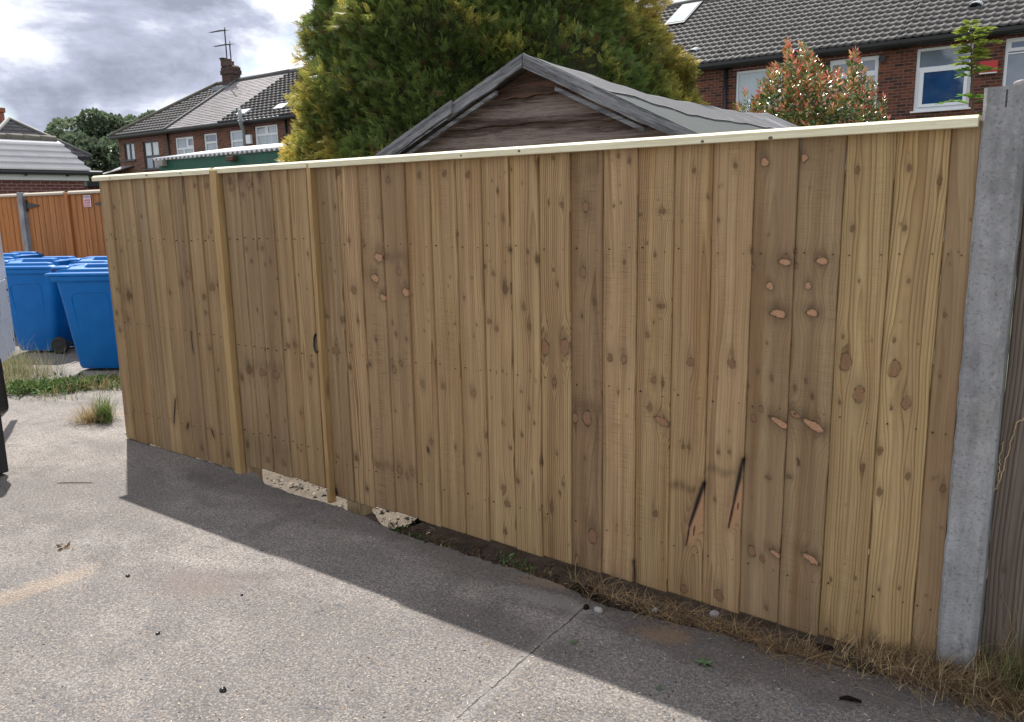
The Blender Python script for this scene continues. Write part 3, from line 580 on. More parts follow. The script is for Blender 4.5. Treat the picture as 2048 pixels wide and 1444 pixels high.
    for (ax, bx, az, hh, k) in BANDS:
        cxm = (max(ax, x0) + min(bx, x1)) / 2
        if cxm < x0 or cxm > x1 or min(bx, x1) - max(ax, x0) < .3 * w: continue
        HA = np.maximum(HA, k * np.exp(-((Z - az + .006 * np.sin(U * 70 + seed)) / hh) ** 2) * smoothstep(ax - .02, ax + .02, Xw) * smoothstep(bx + .02, bx - .02, Xw))
    n = nu * nv_; front = np.stack([Xw.ravel(), Yw.ravel(), Z.ravel()], 1)
    i = (np.arange(nu - 1)[None, :] + np.arange(nv_ - 1)[:, None] * nu).ravel(); faces = [np.stack([i, i + 1, i + nu + 1, i + nu], 1)]
    # rim: bottom, right, top, left loops pushed back
    bot = np.arange(nu); right = np.arange(1, nv_) * nu + nu - 1; top = (nv_ - 1) * nu + np.arange(nu - 2, -1, -1); left = np.arange(nv_ - 2, 0, -1) * nu
    loop = np.concatenate([bot, right, top, left]); back = front[loop].copy(); back[:, 1] = y_face + thick * .8
    j = np.arange(len(loop)); j2 = (j + 1) % len(loop); faces.append(np.stack([loop[j2], loop[j], n + j, n + j2], 1))
    full = np.concatenate([front, back]); sel = np.concatenate([np.arange(n), loop])
    c0 = np.array(tint)[None, :] * np.ones((n, 3))
    lowf = vnoise(np.stack([Xw.ravel() * 3, Z.ravel() * .7, np.full(n, seed * 1.3)], 1), 21)
    c0 = c0 * (1 + .10 * lowf[:, None] * np.array([1, 1.05, 1.15])[None, :])
    tintc = np.concatenate([c0, np.ones((n, 1))], 1)[sel]
    kn = np.stack([K.ravel(), np.minimum(KP.ravel(), 3), HA.ravel(), PK.ravel()], 1)[sel]
    mk = np.stack([DK.ravel(), RD.ravel(), np.full(n, saw), np.full(n, amp)], 1)[sel]
    uv = np.stack([U.ravel() + seed * 1.37, Z.ravel() + seed * .731], 1)[sel]
    # plain back sheet
    return full, np.concatenate(faces), tintc, kn, mk, ring.ravel()[sel], uv
def board_panel(boards, parent, mat='softwood_boards', name='board_panel', nailx=(), rows=(1.435, .86, .23)):
    V, Fc, T, K, Mk, Rg, UV = [], [], [], [], [], [], []; k = 0
    for x in nailx:
        for zr in rows:
            z = zr + rnd.uniform(-.008, .008); xx = x + rnd.uniform(-.006, .006); r = rnd.uniform(.0016, .0027); y = -.0095; a = rnd.uniform(0, 1.5)
            ring = [(xx + r * math.cos(a + q * math.pi / 2), y, z + r * 1.15 * math.sin(a + q * math.pi / 2)) for q in range(4)]
            v = np.array(ring + [(p[0], .004, p[2]) for p in ring]); V.append(v); Fc.append(np.array([(0, 1, 2, 3), (0, 1, 5, 4), (1, 2, 6, 5), (2, 3, 7, 6), (3, 0, 4, 7)]) + k); k += 8
            T.append(np.array([[.1, .1, .1, 1]] * 8)); K.append(np.array([[0, 3., 0, 0]] * 8)); Mk.append(np.array([[rnd.choice((1., .9, .6)), 0, 0, 0]] * 8)); Rg.append(np.zeros(8)); UV.append(v[:, [0, 2]])
    for b_ in boards:
        v, f, t, kn, mk, rg, uv = board_arrays(**b_)
        V.append(v); Fc.append(f + k); T.append(t); K.append(kn); Mk.append(mk); Rg.append(rg); UV.append(uv); k += len(v)
        # nails and a back face
        x0, x1, z0, z1 = b_['x0'], b_['x1'], b_['z0'], b_['z1']; yb = b_['y_face'] + .0096
        nv4 = np.array([(x0, yb, z0), (x1, yb, z0), (x1, yb, z1), (x0, yb, z1)]); V.append(nv4); Fc.append(np.array([[0, 3, 2, 1]]) + k); k += 4
        T.append(np.array([[*b_['tint'], 1]] * 4)); K.append(np.array([[0, 3., 0, 0]] * 4)); Mk.append(np.zeros((4, 4))); Rg.append(np.zeros(4)); UV.append(nv4[:, [0, 2]])
    return mesh_np(name, np.concatenate(V), np.concatenate(Fc), mat, parent,
                   {'tint': ('FLOAT_COLOR', np.concatenate(T)), 'kn': ('FLOAT_COLOR', np.concatenate(K)), 'mk': ('FLOAT_COLOR', np.concatenate(Mk)), 'ring': ('FLOAT', np.concatenate(Rg))}, np.concatenate(UV))
def nails_old(xs, parent, y=-0.012, rows=(1.435, 0.86, 0.23), name='nails'):
    mb = MB()
    for x in xs:
        for zr in rows:
            z = zr + rnd.uniform(-.008, .008); xx = x + rnd.uniform(-.006, .006); r = 0.0028; n = 7
            ring = [(xx + r * math.cos(k * 2 * math.pi / n), y, z + r * math.sin(k * 2 * math.pi / n)) for k in range(n)]
            bk = [(a, 0.004, c_) for a, _, c_ in ring]
            mb.add(ring + bk, [tuple(range(n))] + [(k, (k + 1) % n, n + (k + 1) % n, n + k) for k in range(n)])
    return mb.build(name, 'dark_metal', parent)

# colours of the boards (base colours of pressure-treated softwood)
LT, TN, PKT, YL, DKB, GB = (.350, .268, .160), (.318, .238, .142), (.335, .250, .155), (.355, .278, .160), (.235, .172, .108), (.275, .212, .136)
ZT = 1.842
def prof_cap(x0, x1, parent, y0=-0.040, y1=0.045, z0=1.824, zt=1.860, name='capping_rail', ends=True):
    mb = MB(); poly = [(y0, z0), (y0, z0 + .026), (y0 + .016, zt), (y1 - .016, zt), (y1, z0 + .026), (y1, z0)]
    mb.prism(poly, 'x', x0, x1); return mb.build(name, 'cap_timber', parent, bevel=.0015)
def knot_dots(parent, spots, y=-.0412):
    for x, z, r in spots:
        mb = MB(); n = 9; mb.add([(x + r * 1.3 * math.cos(k * 2 * math.pi / n), y, z + r * math.sin(k * 2 * math.pi / n)) for k in range(n)] + [(x + r * 1.3 * math.cos(k * 2 * math.pi / n), y + .003, z + r * math.sin(k * 2 * math.pi / n)) for k in range(n)],
                      [tuple(range(n))] + [(k, (k + 1) % n, n + (k + 1) % n, n + k) for k in range(n)])
        mb.build('screw_head', 'screw_steel', parent)

FL = thing('board_fence', 'short end run of new tan board fence between the gate and the blue bins', 'fence', (-5.0, 0, 0), group='new timber boundary fence')
xb = [-5.675, -5.545, -5.392, -5.242, -5.092, -4.955, -4.815, -4.655, -4.505, -4.335]
tl = [(LT, .5, .3), (TN, .7, .2), (TN, .35, .9), (GB, .45, .6), (LT, .3, 1.0), (TN, .3, 1.0), (GB, .5, .4), (TN, .4, .7), (TN, .8, .5)]
bs = []
for i, (t, am, sw) in enumerate(tl):
    zb = 0.007 - 0.003 * (i % 2)
    bs.append(dict(x0=xb[i], x1=xb[i + 1] - .0015, z0=zb, z1=ZT, y_face=0.0, tilt=.009, tint=tuple(c * .93 for c in t), seed=30 + i, amp=am * .8, saw=sw))
board_panel(bs, FL, nailx=[x + d for x in xb[:-1] for d in (.03, .11)])
prof_cap(-5.70, -4.335, FL, y0=-.034)
mb = MB(); mb.prism([(-4.334, -.034), (-4.274, -.034), (-4.274, .010), (-4.334, .010)], 'z', -.02, 1.845); mb.build('cover_strip', 'strip_timber', FL, bevel=.003)
for z in (.30, .85, 1.42): mb = MB(); mb.box(-5.66, -4.40, .045, .095, z, z + .06); mb.build('back_rail', 'post_timber', FL)
mb = MB(); mb.box(-4.355, -4.25, .012, .11, -.15, 1.83); mb.build('post', 'post_timber', FL, bevel=.004)
mb = MB(); mb.box(-5.66, -5.56, .012, .11, -.12, 1.82); mb.build('post', 'post_timber', FL, bevel=.004)
knot_dots(FL, [(-5.45, 1.838, .004), (-5.0, 1.84, .005), (-4.62, 1.839, .004)])

GT = thing('side_gate', 'plain board gate with black ring handle between two pale cover strips', 'gate', (-3.85, 0, 0))
xb = [-4.262, -4.108, -3.978, -3.812, -3.668, -3.512, -3.452]
tl = [(GB, .5, .2), (GB, .6, .1), (GB, .6, .2), (TN, .45, .5), (LT, .7, .2), (TN, .6, .4)]
bs = [dict(x0=xb[i] + (.004 if i == 0 else 0), x1=xb[i + 1] - .0015, z0=.052 + .006 * (i % 2), z1=ZT, y_face=0.004, tilt=.008, tint=tuple(c * .93 for c in t), seed=50 + i, amp=am, saw=sw) for i, (t, am, sw) in enumerate(tl)]
board_panel(bs, GT, nailx=[x + d for x in xb[:-2] for d in (.03, .11)], rows=(1.45, .82, .28))
prof_cap(-4.318, -3.452, GT, y0=-.022, z0=1.826, zt=1.862)
for z in (.25, .85, 1.45): mb = MB(); mb.box(-4.25, -3.50, .045, .09, z, z + .08); mb.build('back_rail', 'post_timber', GT)
rp = P(640, 668, -.012)
mb = MB(); mb.tube([(rp[0] - .004, -.004, rp[2] - .008), (rp[0] - .004, -.012, rp[2] - .008)], .020, 20); mb.tube([(rp[0], -.010, rp[2]), (rp[0], -.030, rp[2])], [.010, .012], 12)
hd = mb.build('ring_handle', 'black_iron', GT)
mb = MB(); pts = []
for k in range(29):
    t = k / 28 * 2 * math.pi + math.pi / 2; pts.append((rp[0] - .010 + .027 * math.cos(t), -.024 - .008 * (math.sin(t) < 0) * -math.sin(t), rp[2] - .048 + .052 * math.sin(t)))
mb.tube(pts, .0065, 10, cap=False); mb.build('ring', 'black_iron', hd, smooth=True)

FR = thing('board_fence', 'long run of new tan featheredge boards between the gate and the concrete post', 'fence', (-1.9, 0, 0), group='new timber boundary fence')
mb = MB(); mb.prism([(-3.468, -.036), (-3.440, -.036), (-3.440, .008), (-3.468, .008)], 'z', -.015, 1.846); mb.build('cover_strip', 'strip_timber', FR, bevel=.002)
tops = [-3.440, -3.287, -3.123, -2.975, -2.809, -2.652, -2.496, -2.340, -2.185, -2.029, -1.871, -1.715, -1.558, -1.402, -1.249, -1.091, -.937, -.782, -.628, -.473, -.386]
bots = [-3.440, -3.261, -3.112, -2.942, -2.784, -2.624, -2.466, -2.315, -2.157, -2.003, -1.847, -1.693, -1.537, -1.381, -1.226, -1.071, -.916, -.765, -.611, -.451, -.372]
tl = [(GB, .7, .2, None), (PKT, .9, .1, None), (DKB, .45, 1.6, None), (tuple(c * .95 for c in DKB), .35, .7, None), (TN, .55, .7, None), (TN, .55, 1.0, None), (TN, .6, .6, None), (LT, .85, .3, -.08), (LT, .7, .3, None), (LT, 1., .3, .26),
      (tuple(c * .92 for c in DKB), .7, 1.1, None), (PKT, .5, 1.3, None), (LT, .8, 1.2, -.05), (TN, .5, .6, None), (PKT, .5, .8, None), (GB, .35, .5, None), (tuple(c * .95 for c in GB), .4, .9, None), (YL, .75, .7, .07), (YL, .9, .2, .07), (GB, .35, .2, None)]
tn = [1, 1.02, 1.12, 1.12, 1, 1.0, 1, .98, 1, .97, 1.05, .98, .98, 1.0, .95, .92, .92, .95, 1.0, .95]
bs = []
for i, (t, am, sw, pi_) in enumerate(tl):
    sk = ((tops[i] - bots[i]) + (tops[i + 1] - bots[i + 1])) / 2 / 1.8 * .5
    a0 = (tops[i] + bots[i]) / 2; a1 = (tops[i + 1] + bots[i + 1]) / 2
    zb = (0.018, .020, .030, .030, .022, .020, .018)[i] if i < 7 else .018 + .003 * (i % 2) - (.012 if i > 17 else 0)
    bs.append(dict(x0=a0, x1=a1 - .0018, z0=zb, z1=ZT, y_face=0.0, tilt=.009, tint=tuple(c * tn[i] for c in t), seed=70 + i, amp=am, saw=sw, skew=0, pith=pi_))
board_panel(bs, FR, nailx=[(tops[i] + bots[i]) / 2 + d for i in range(19) for d in (.028, .128)] + [-.45, -.41])
prof_cap(-3.447, -.388, FR)
knot_dots(FR, [(P(px, py, -.04)[0], P(px, py, -.04)[2], r) for px, py, r in ((1038, 302, .005), (922, 311, .004), (1262, 321 - 40, .0), (1541, 276, .006), (1405, 283, .005), (1697, 256, .0))if r])
for z in (.30, .85, 1.42): mb = MB(); mb.box(-3.43, -.40, .045, .095, z, z + .06); mb.build('back_rail', 'post_timber', FR)
for x, zz in ((-3.36, -.15), (-1.95, .03)): mb = MB(); mb.box(x, x + .10, .012, .112, zz, 1.82); mb.build('post', 'post_timber', FR, bevel=.004)

# ------------------------------------------------------------ concrete post and old fence
CP = thing('concrete_post', 'tall weathered grey concrete fence post at the right end of the new boards', 'post', (-.32, .02, 0))
mb = MB(); nz = 60; c4 = []
x0, x1, y0, y1 = -.380, -.262, -.030, .085
for k in range(nz):
    z = -.15 + (1.935 + .15) * k / (nz - 1)
    for (x, y, t) in ((x0, y0 + .010, 0), (x0 + .008, y0, 0), (x1 - .016, y0, 1), (x1, y0 + .016, 1), (x1, y1, 1), (x0, y1, 0)):
        j = (rnd.uniform(-.0024, .0018) if t == 0 else rnd.uniform(-.001, .001))
        mb.v.append((x + j, y + rnd.uniform(-.0008, .0008), z))
for k in range(nz - 1):
    for a in range(6): mb.f.append((k * 6 + a, k * 6 + (a + 1) % 6, (k + 1) * 6 + (a + 1) % 6, (k + 1) * 6 + a)); mb.m.append(0)
mb.f += [tuple(range(6)), tuple((nz - 1) * 6 + a for a in range(6))]; mb.m += [0, 0]
mb.build('shaft', 'post_concrete', CP)
mb = MB(); mb.box(-.322, -.318, -.0312, -.02, 1.875, 1.925); mb.build('groove_shade', 'dark_metal', CP)  # dark strip on the face in place of a shaded groove
ico = []
def pebble(name, c_, r, mat, parent=None, seed=0, sub=2, flat=.7):
    import bmesh
    bm = bmesh.new(); bmesh.ops.create_icosphere(bm, subdivisions=sub, radius=1.0); rr = np.random.RandomState(seed)
    ph = rr.uniform(0, 6, 6)
    for v in bm.verts:
        k = 1 + .16 * math.sin(v.co.x * 3 + ph[0]) + .12 * math.sin(v.co.y * 4 + ph[1]) + .1 * math.sin(v.co.z * 5 + ph[2])
        v.co = Vector((v.co.x * r * k, v.co.y * r * k * .85, v.co.z * r * k * flat)) + Vector(c_)
    me = bpy.data.meshes.new(name); bm.to_mesh(me); bm.free(); me.materials.append(MATS[mat]); me.polygons.foreach_set('use_smooth', [True] * len(me.polygons))
    o = bpy.data.objects.new(name, me); COL.objects.link(o)
    if parent: o.parent = parent
    return o
tag(pebble('stone', (-.345 + .05, .03, 1.945), .017, 'stone', seed=4), 'small rounded stone resting on top of the grey concrete post', 'stone')

OF = thing('old_fence', 'old dark weathered vertical board fence at the right edge beyond the concrete post', 'fence', (0.1, .06, 0))
bs = []
ox = [-.262, -.098, .052, .2, .36, .52, .68, .84, 1.0, 1.16]
KL += [(P(2007, 1143, .05)[0], P(2007, 1143, .05)[2], .006, .008, 'd'), (P(2002, 1195, .05)[0], P(2002, 1195, .05)[2], .004, .005, 'd'), (P(1968, 1222, .05)[0], P(1968, 1222, .05)[2], .005, .006, 'd')]
for i in range(9):
    bs.append(dict(x0=ox[i] + .003, x1=ox[i + 1] - .004, z0=-.10, z1=1.80 - .01 * (i % 2), y_face=.058 + .004 * (i % 2), tilt=.003, tint=[(.155, .135, .120), (.175, .155, .14)][i % 2], seed=120 + i, amp=1.2, saw=.3, thick=.02, pith=[.075, .05, .11][i % 3], step=.006))
m2 = board_material('old_softwood', 0.8)
board_panel(bs, OF, 'old_softwood')
for z in (.4, 1.4): mb = MB(); mb.box(-.26, 1.2, .08, .12, z, z + .08); mb.build('back_rail', 'old_boards', OF)
# dry creeper stems on it
def stem(pts, r): 
    mb = MB(); out = []
    for a, b_ in zip(pts[:-1], pts[1:]):
        for k in range(6): t = k / 6; out.append(tuple(a[i] + (b_[i] - a[i]) * t + rnd.uniform(-.0025, .0025) for i in range(3)))
    out.append(pts[-1]); mb.tube(out, r, 5); return mb
cz = [P(1840 + x * .346, 700 + y * .346, .048) for x, y in ((600, 395), (560, 420), (530, 520), (490, 650), (455, 770), (410, 850), (378, 950))]
cz2 = [P(1840 + x * .346, 700 + y * .346, .048) for x, y in ((480, 530), (462, 620), (460, 700), (450, 760))]
mb = stem([tuple(p) for p in cz], .0022); m3 = stem([tuple(p) for p in cz2], .0018); mb.add(m3.v, m3.f)
tag(mb.build('creeper_stem', 'dry_straw'), 'thin dry creeper stems clinging to the old dark fence', 'climbing plant')

# ------------------------------------------------------------ the brick terrace (wall plane y = 20)
YW = 20.0
zr = P(567, 146, 24.0)[2]; EZ = 5.40; EY = 19.72
SL = (zr - EZ) / (24.0 - EY); th = math.atan(SL)
def RP(px, py):                                        # point on the front roof slope
    r = ray(px, py); n = np.array([0, -math.sin(th), math.cos(th)]); o = np.array([0, EY, EZ]); return CAM + r * (((o - CAM) @ n) / (r @ n))
def panel_holes(mb, x0, x1, z0, z1, y0, y1, holes, mi=0):
    xs = sorted({x0, x1, *[h[0] for h in holes], *[h[1] for h in holes]}); zs = sorted({z0, z1, *[h[2] for h in holes], *[h[3] for h in holes]})
    nx, nz = len(xs) - 1, len(zs) - 1
    sol = [[not any(h[0] <= (xs[i] + xs[i + 1]) / 2 <= h[1] and h[2] <= (zs[j] + zs[j + 1]) / 2 <= h[3] for h in holes) for j in range(nz)] for i in range(nx)]
    S_ = lambda i, j: 0 <= i < nx and 0 <= j < nz and sol[i][j]
    for i in range(nx):
        for j in range(nz):
            if not sol[i][j]: continue
            a, b_, c_, d_ = xs[i], xs[i + 1], zs[j], zs[j + 1]
            mb.add([(a, y0, c_), (b_, y0, c_), (b_, y0, d_), (a, y0, d_)], [(0, 1, 2, 3)], mi); mb.add([(a, y1, c_), (b_, y1, c_), (b_, y1, d_), (a, y1, d_)], [(3, 2, 1, 0)], mi)
            if not S_(i - 1, j): mb.add([(a, y0, c_), (a, y1, c_), (a, y1, d_), (a, y0, d_)], [(3, 2, 1, 0)], mi)
            if not S_(i + 1, j): mb.add([(b_, y0, c_), (b_, y1, c_), (b_, y1, d_), (b_, y0, d_)], [(0, 1, 2, 3)], mi)
            if not S_(i, j - 1): mb.add([(a, y0, c_), (b_, y0, c_), (b_, y1, c_), (a, y1, c_)], [(3, 2, 1, 0)], mi)
            if not S_(i, j + 1): mb.add([(a, y0, d_), (b_, y0, d_), (b_, y1, d_), (a, y1, d_)], [(0, 1, 2, 3)], mi)
    return mb
def tile_roof(name, O, U, Vd, ulo, uhi, L, mat, parent, gauge=.30, wave=.18, amp=.020, lip=.022, du=.03, seed=0):
    """courses of tiles laid on a slope: O eave origin, U along the eave, Vd up the slope; ulo/uhi functions of the slope length"""
    O, U, Vd = map(np.array, (O, U, Vd)); U = U / np.linalg.norm(U); Vd = Vd / np.linalg.norm(Vd); Nn = np.cross(U, Vd)
    if Nn[2] < 0: Nn = -Nn
    umin = min(ulo(0), ulo(L)); umax = max(uhi(0), uhi(L)); us = np.arange(math.floor(umin / du), math.ceil(umax / du) + 1) * du
    ph = (us / wave) % 1.0; prof = amp * np.clip(np.cos(2 * np.pi * ph), 0, 1) ** 1.6 if amp else np.zeros_like(us)
    rows, hs = [], []; k = 0; r = np.random.RandomState(seed); v = 0.0
    while v < L - 1e-6:
        v2 = min(v + gauge, L); rows += [v, v, v2]; hs += [0.0, lip, 0.0]; v = v2
    V = []; UVs = []
    for q, (vv, hh) in enumerate(zip(rows, hs)):
        uu = np.clip(us, ulo(vv), uhi(vv)); c_ = vv // gauge; jit = 0.003 * np.sin(us * 3.1 + q) + 0.004 * np.sin(us * .7 + vv)
        V.append(O[None] + uu[:, None] * U + vv * Vd + (prof + hh + jit * (hh > 0))[:, None] * Nn)
        off = (int((q) // 3) % 2) * (.5 * .25 if not amp else 0); UVs.append(np.stack([uu + 500 + off, np.full(len(uu), (q // 3) * gauge + gauge * .5 + 50)], 1))
    V = np.concatenate(V); UVs = np.concatenate(UVs); nu = len(us); R = len(rows)
    i = (np.arange(nu - 1)[None, :] + np.arange(R - 1)[:, None] * nu).ravel()
    fc = np.stack([i, i + 1, i + nu + 1, i + nu], 1)
    w = np.linalg.norm(V[fc[:, 1]] - V[fc[:, 0]], axis=1) + np.linalg.norm(V[fc[:, 2]] - V[fc[:, 3]], axis=1)
    return mesh_np(name, V, fc[w > 1e-5], mat, parent, uv=UVs)
def window(house, x0, x1, z0, z1, panes, fmat='white_upvc', sill=True, yf=YW + .05, fb=None):
    """panes: fraction rectangles (x0,z0,x1,z1,material)"""
    mb = MB(); w, h = x1 - x0, z1 - z0; holes = [(x0 + a * w, x0 + c_ * w, z0 + b_ * h, z0 + d_ * h) for a, b_, c_, d_, _ in panes]
    panel_holes(mb, x0 + .004, x1 - .004, z0 + .004, z1 - .004, yf, yf + .07, holes)
    f = mb.build('window', fmat, house, bevel=.006)
    for (hx0, hx1, hz0, hz1), pn in zip(holes, panes):
        mb = MB(); mb.box(hx0 - .01, hx1 + .01, yf + .03, yf + .045, hz0 - .01, hz1 + .01); mb.build('pane', pn[4], f)
    if sill:
        mb = MB(); mb.box(x0 - .05, x1 + .05, YW - .07, YW + .10, z0 - .04, z0 + .002); mb.build('sill', fmat, f, bevel=.006)
    return f
def wpx(pxa, pya, pxb, pyb):
    a, b_ = P(pxa, pya, YW), P(pxb, pyb, YW); return a[0], b_[0], b_[2], a[2]
def pipe(house, name, pts, r, mat, n=10):
    mb = MB(); mb.tube(pts, r, n); return mb.build(name, mat, house, smooth=True)

XB = [P(238, 300, YW)[0], (RP(332, 265)[0] + RP(445, 174)[0]) / 2, (RP(451, 244)[0] + RP(567, 146)[0]) / 2, P(573, 232, YW)[0], None, None, RP(1428, 124)[0], (RP(1809, 73)[0] + RP(1836, 0)[0]) / 2, 1.5]
XB[4] = XB[3] + (XB[6] - XB[3]) / 3; XB[5] = XB[3] + (XB[6] - XB[3]) * 2 / 3
Lr = math.hypot(24 - EY, zr - EZ)
FR_ = .085
def two(m1, m2=None, s=.66, w=.06, h=.05):   # top light over bottom light
    return [(w, s + h / 2, 1 - w, 1 - h, m1), (w, h, 1 - w, s - h / 2, m2 or m1)]
HS = [
 ('end house of the terrace, hipped dark tiled roof and two black framed windows', 'dark_tile', 'end_brick',
  [(*wpx(247, 287, 271, 320), [(.10, .07, .42, .93, 'pane_curtain'), (.56, .07, .90, .93, 'pane_curtain')], 'dark_upvc'),
   (*wpx(285, 284, 321, 337), [(.06, .50, .47, .95, 'pane_bright'), (.53, .50, .94, .95, 'pane_bright'), (.06, .05, .47, .42, 'pane_grey'), (.53, .05, .94, .42, 'pane_grey')], 'dark_upvc')]),
 ('terraced house with pale grey slate roof beside the big chimney stack', 'slate', 'end_brick',
  [(*wpx(349, 276, 390, 322), [(.08, .58, .58, .94, 'pane_curtain'), (.68, .64, .92, .90, 'pane_grey'), (.08, .06, .38, .50, 'pane_curtain'), (.46, .06, .90, .50, 'pane_curtain')], 'white_upvc'),
   (*wpx(406, 268, 437, 316), [(.12, .68, .88, .93, 'pane_grey'), (.12, .06, .88, .60, 'pane_curtain')], 'white_upvc')]),
 ('terraced house with dark ribbed tiles and two small pale roof vents, left of the conifer', 'dark_tile', 'end_brick',
  [(*wpx(458, 262, 494, 314), [(.12, .66, .88, .93, 'pane_frosted'), (.12, .06, .88, .58, 'pane_frosted')], 'white_upvc'),
   (*wpx(508, 253, 558, 305), [(.08, .72, .44, .94, 'pane_curtain'), (.56, .72, .92, .94, 'pane_curtain'), (.08, .05, .94, .64, 'pane_curtain')], 'white_upvc')]),
 ('terraced house mostly hidden behind the left side of the conifer', 'dark_tile', 'end_brick', []),
 ('terraced house hidden behind the shed and conifer', 'grey_tile', 'terrace_brick', []),
 ('terraced house with a bright open roof window, right of the conifer top', 'grey_tile', 'terrace_brick', []),
 ('terraced house with grey tiles behind the red and green bush', 'grey_tile', 'terrace_brick',
  [(*wpx(1472, 143, 1562, 217), [(.045, .04, .955, .94, 'pane_frosted')], 'white_upvc'),
   (*wpx(1659, 121, 1752, 214), [(.06, .74, .44, .90, 'pane_grey'), (.56, .72, .92, .92, 'pane_grey'), (.06, .05, .94, .62, 'pane_curtain')], 'white_upvc')]),
 ('terraced house nearest the right edge with a blue open window and red alarm box', 'grey_tile', 'terrace_brick',
  [(*wpx(1834, 98, 1937, 215), [(.06, .70, .94, .955, 'pane_grey'), (.10, .07, .92, .64, 'pane_blue')], 'white_upvc'),
   (*wpx(2012, 77, 2100, 208), [(.12, .86, .90, .94, 'pane_blue'), (.07, .79, .93, .81, 'pane_blue'), (.07, .05, .93, .77, 'pane_grey')], 'white_upvc')]),
]
houses = []
for i, (lab, rm, wm, wins) in enumerate(HS):
    x0, x1 = XB[i], XB[i + 1]
    h = thing('terraced_house', lab, 'house', ((x0 + x1) / 2, YW, 0), group='brick terraced houses'); houses.append(h)
    g_ = (x1 - x0) * .5
    if not wins:
        zt = 4.95 if i != 5 else 5.0
        wins = [(x0 + .7, x0 + 1.9, 3.7, 5.05, two('pane_curtain'), 'white_upvc'), (x1 - 1.9, x1 - .7, 3.7, 5.05, two('pane_grey'), 'white_upvc')]
    holes = [w[:4] for w in wins]
    low = [(x0 + .6, x0 + 1.5, .12, 2.1), (x1 - 2.4, x1 - .7, 1.0, 2.2)]
    mb = MB(); panel_holes(mb, x0 + .002, x1 - .002, -.13, 5.36, YW, YW + .25, holes + low)
    mb.add([(x0 + .002, YW + .25, -.13), (x0 + .002, 28, -.13), (x0 + .002, 28, 5.3), (x0 + .002, YW + .25, 5.3)], [(0, 1, 2, 3)]); mb.add([(x1 - .002, YW + .25, -.13), (x1 - .002, 28, -.13), (x1 - .002, 28, 5.3), (x1 - .002, YW + .25, 5.3)], [(3, 2, 1, 0)])
    mb.add([(x0, 28, -.13), (x1, 28, -.13), (x1, 28, 5.3), (x0, 28, 5.3)], [(0, 1, 2, 3)]); mb.build('wall', wm, h)
    # soldier courses over the windows and rendered insides
    mb = MB()
    for w in wins: mb.box(w[0] - .1, w[1] + .1, YW - .003, YW + .05, w[3] + .005, w[3] + .2)
    mb2 = MB(); mb2.box(x0 + .6, x0 + 1.5, YW + .10, YW + .15, -.12, 2.1); mb2.build('door', 'white_upvc', h)
    window(h, x1 - 2.4, x1 - .7, 1.0, 2.2, two('pane_grey'), 'white_upvc')
    for w in wins:
        window(h, w[0], w[1], w[2], w[3], w[4], w[5])
        lm = MB(); lm.box(w[0] - .10, w[1] + .10, YW - .004, YW + .03, w[3] + .006, w[3] + .215); lm.build('lintel', 'red_brick' if i < 3 else 'brick_lintel' if 'brick_lintel' in MATS else 'red_brick', h)
    if i == 0:
        xr = P(437, 171, 24.0)[0]; ex = x0 - .28; sl = (xr - ex) / Lr
        rf = tile_roof('roof', (0, EY, EZ), (1, 0, 0), (0, 24 - EY, zr - EZ), lambda v: ex + sl * v, lambda v: x1, Lr, rm, h, wave=.30, seed=i)
        tile_roof('hip_slope', (ex, 28.28, EZ), (0, -1, 0), (xr - ex, 0, zr - EZ), lambda v: v * (28.28 - 24) / math.hypot(xr - ex, zr - EZ), lambda v: 28.28 - EY - v * (24 - EY) / math.hypot(xr - ex, zr - EZ), math.hypot(xr - ex, zr - EZ), rm, rf, wave=.30, du=.06)
        mb = MB(); mb.tube([(ex, EY, EZ + .03), (xr, 24, zr + .05)], .10, 8); mb.build('hip_tiles', 'mossy_ridge', rf, smooth=True)
        mb = MB(); mb.tube([(xr, 24, zr + .03), (x1, 24, zr + .03)], .11, 8); mb.build('ridge_tiles', 'ridge_tile', rf, smooth=True)
        mb = MB(); mb.tube([(x1, EY, EZ + .05), (x1, 24, zr + .06)], .06, 6); mb.build('party_line', 'ridge_tile', rf)
    else:
        dv = 0.0 if i not in (7,) else .012
        rf = tile_roof('roof', (0, EY, EZ + dv), (1, 0, 0), (0, 24 - EY, zr - EZ), lambda v: x0 + .01, lambda v: x1 - .01, Lr, rm, h, gauge=.2 if rm == 'slate' else .3, wave=.30 if i in (2, 3) else .20, amp=0 if rm == 'slate' else .028, lip=.008 if rm == 'slate' else .045, seed=i)
        mb = MB(); mb.tube([(x0 + .02, 24, zr + .03), (x1 - .02, 24, zr + .03)], .11, 8); mb.build('ridge_tiles', 'ridge_tile', rf, smooth=True)
    mb = MB(); mb.add([(x0, 24, zr - .02), (x1, 24, zr - .02), (x1, 28.3, EZ), (x0 - (.25 if i == 0 else 0), 28.3, EZ)], [(0, 1, 2, 3)] if i else [(0, 1, 2, 3)]); 
    if i: mb.build('rear_slope', rm if rm != 'slate' else 'dark_tile', rf)
    mb = MB(); xa = x0 - (.25 if i == 0 else 0)
    mb.prism([(EY - .09, EZ - .10), (EY - .06, EZ - .15), (EY + .02, EZ - .15), (EY + .04, EZ - .02), (EY + .02, EZ - .02), (EY + .01, EZ - .12), (EY - .05, EZ - .12), (EY - .075, EZ - .02), (EY - .095, EZ - .02)], 'x', xa + .003, x1 - .003)
    mb.build('gutter', 'black_plastic', h)
    mb = MB(); mb.box(xa + .003, x1 - .003, EY + .045, YW - .002, EZ - .17, EZ - .01); mb.build('soffit', 'black_plastic', h)
brickm = MATS['red_brick']
h0, h1, h2, h3, h4, h5, h6, h7 = houses
yp = YW - .07
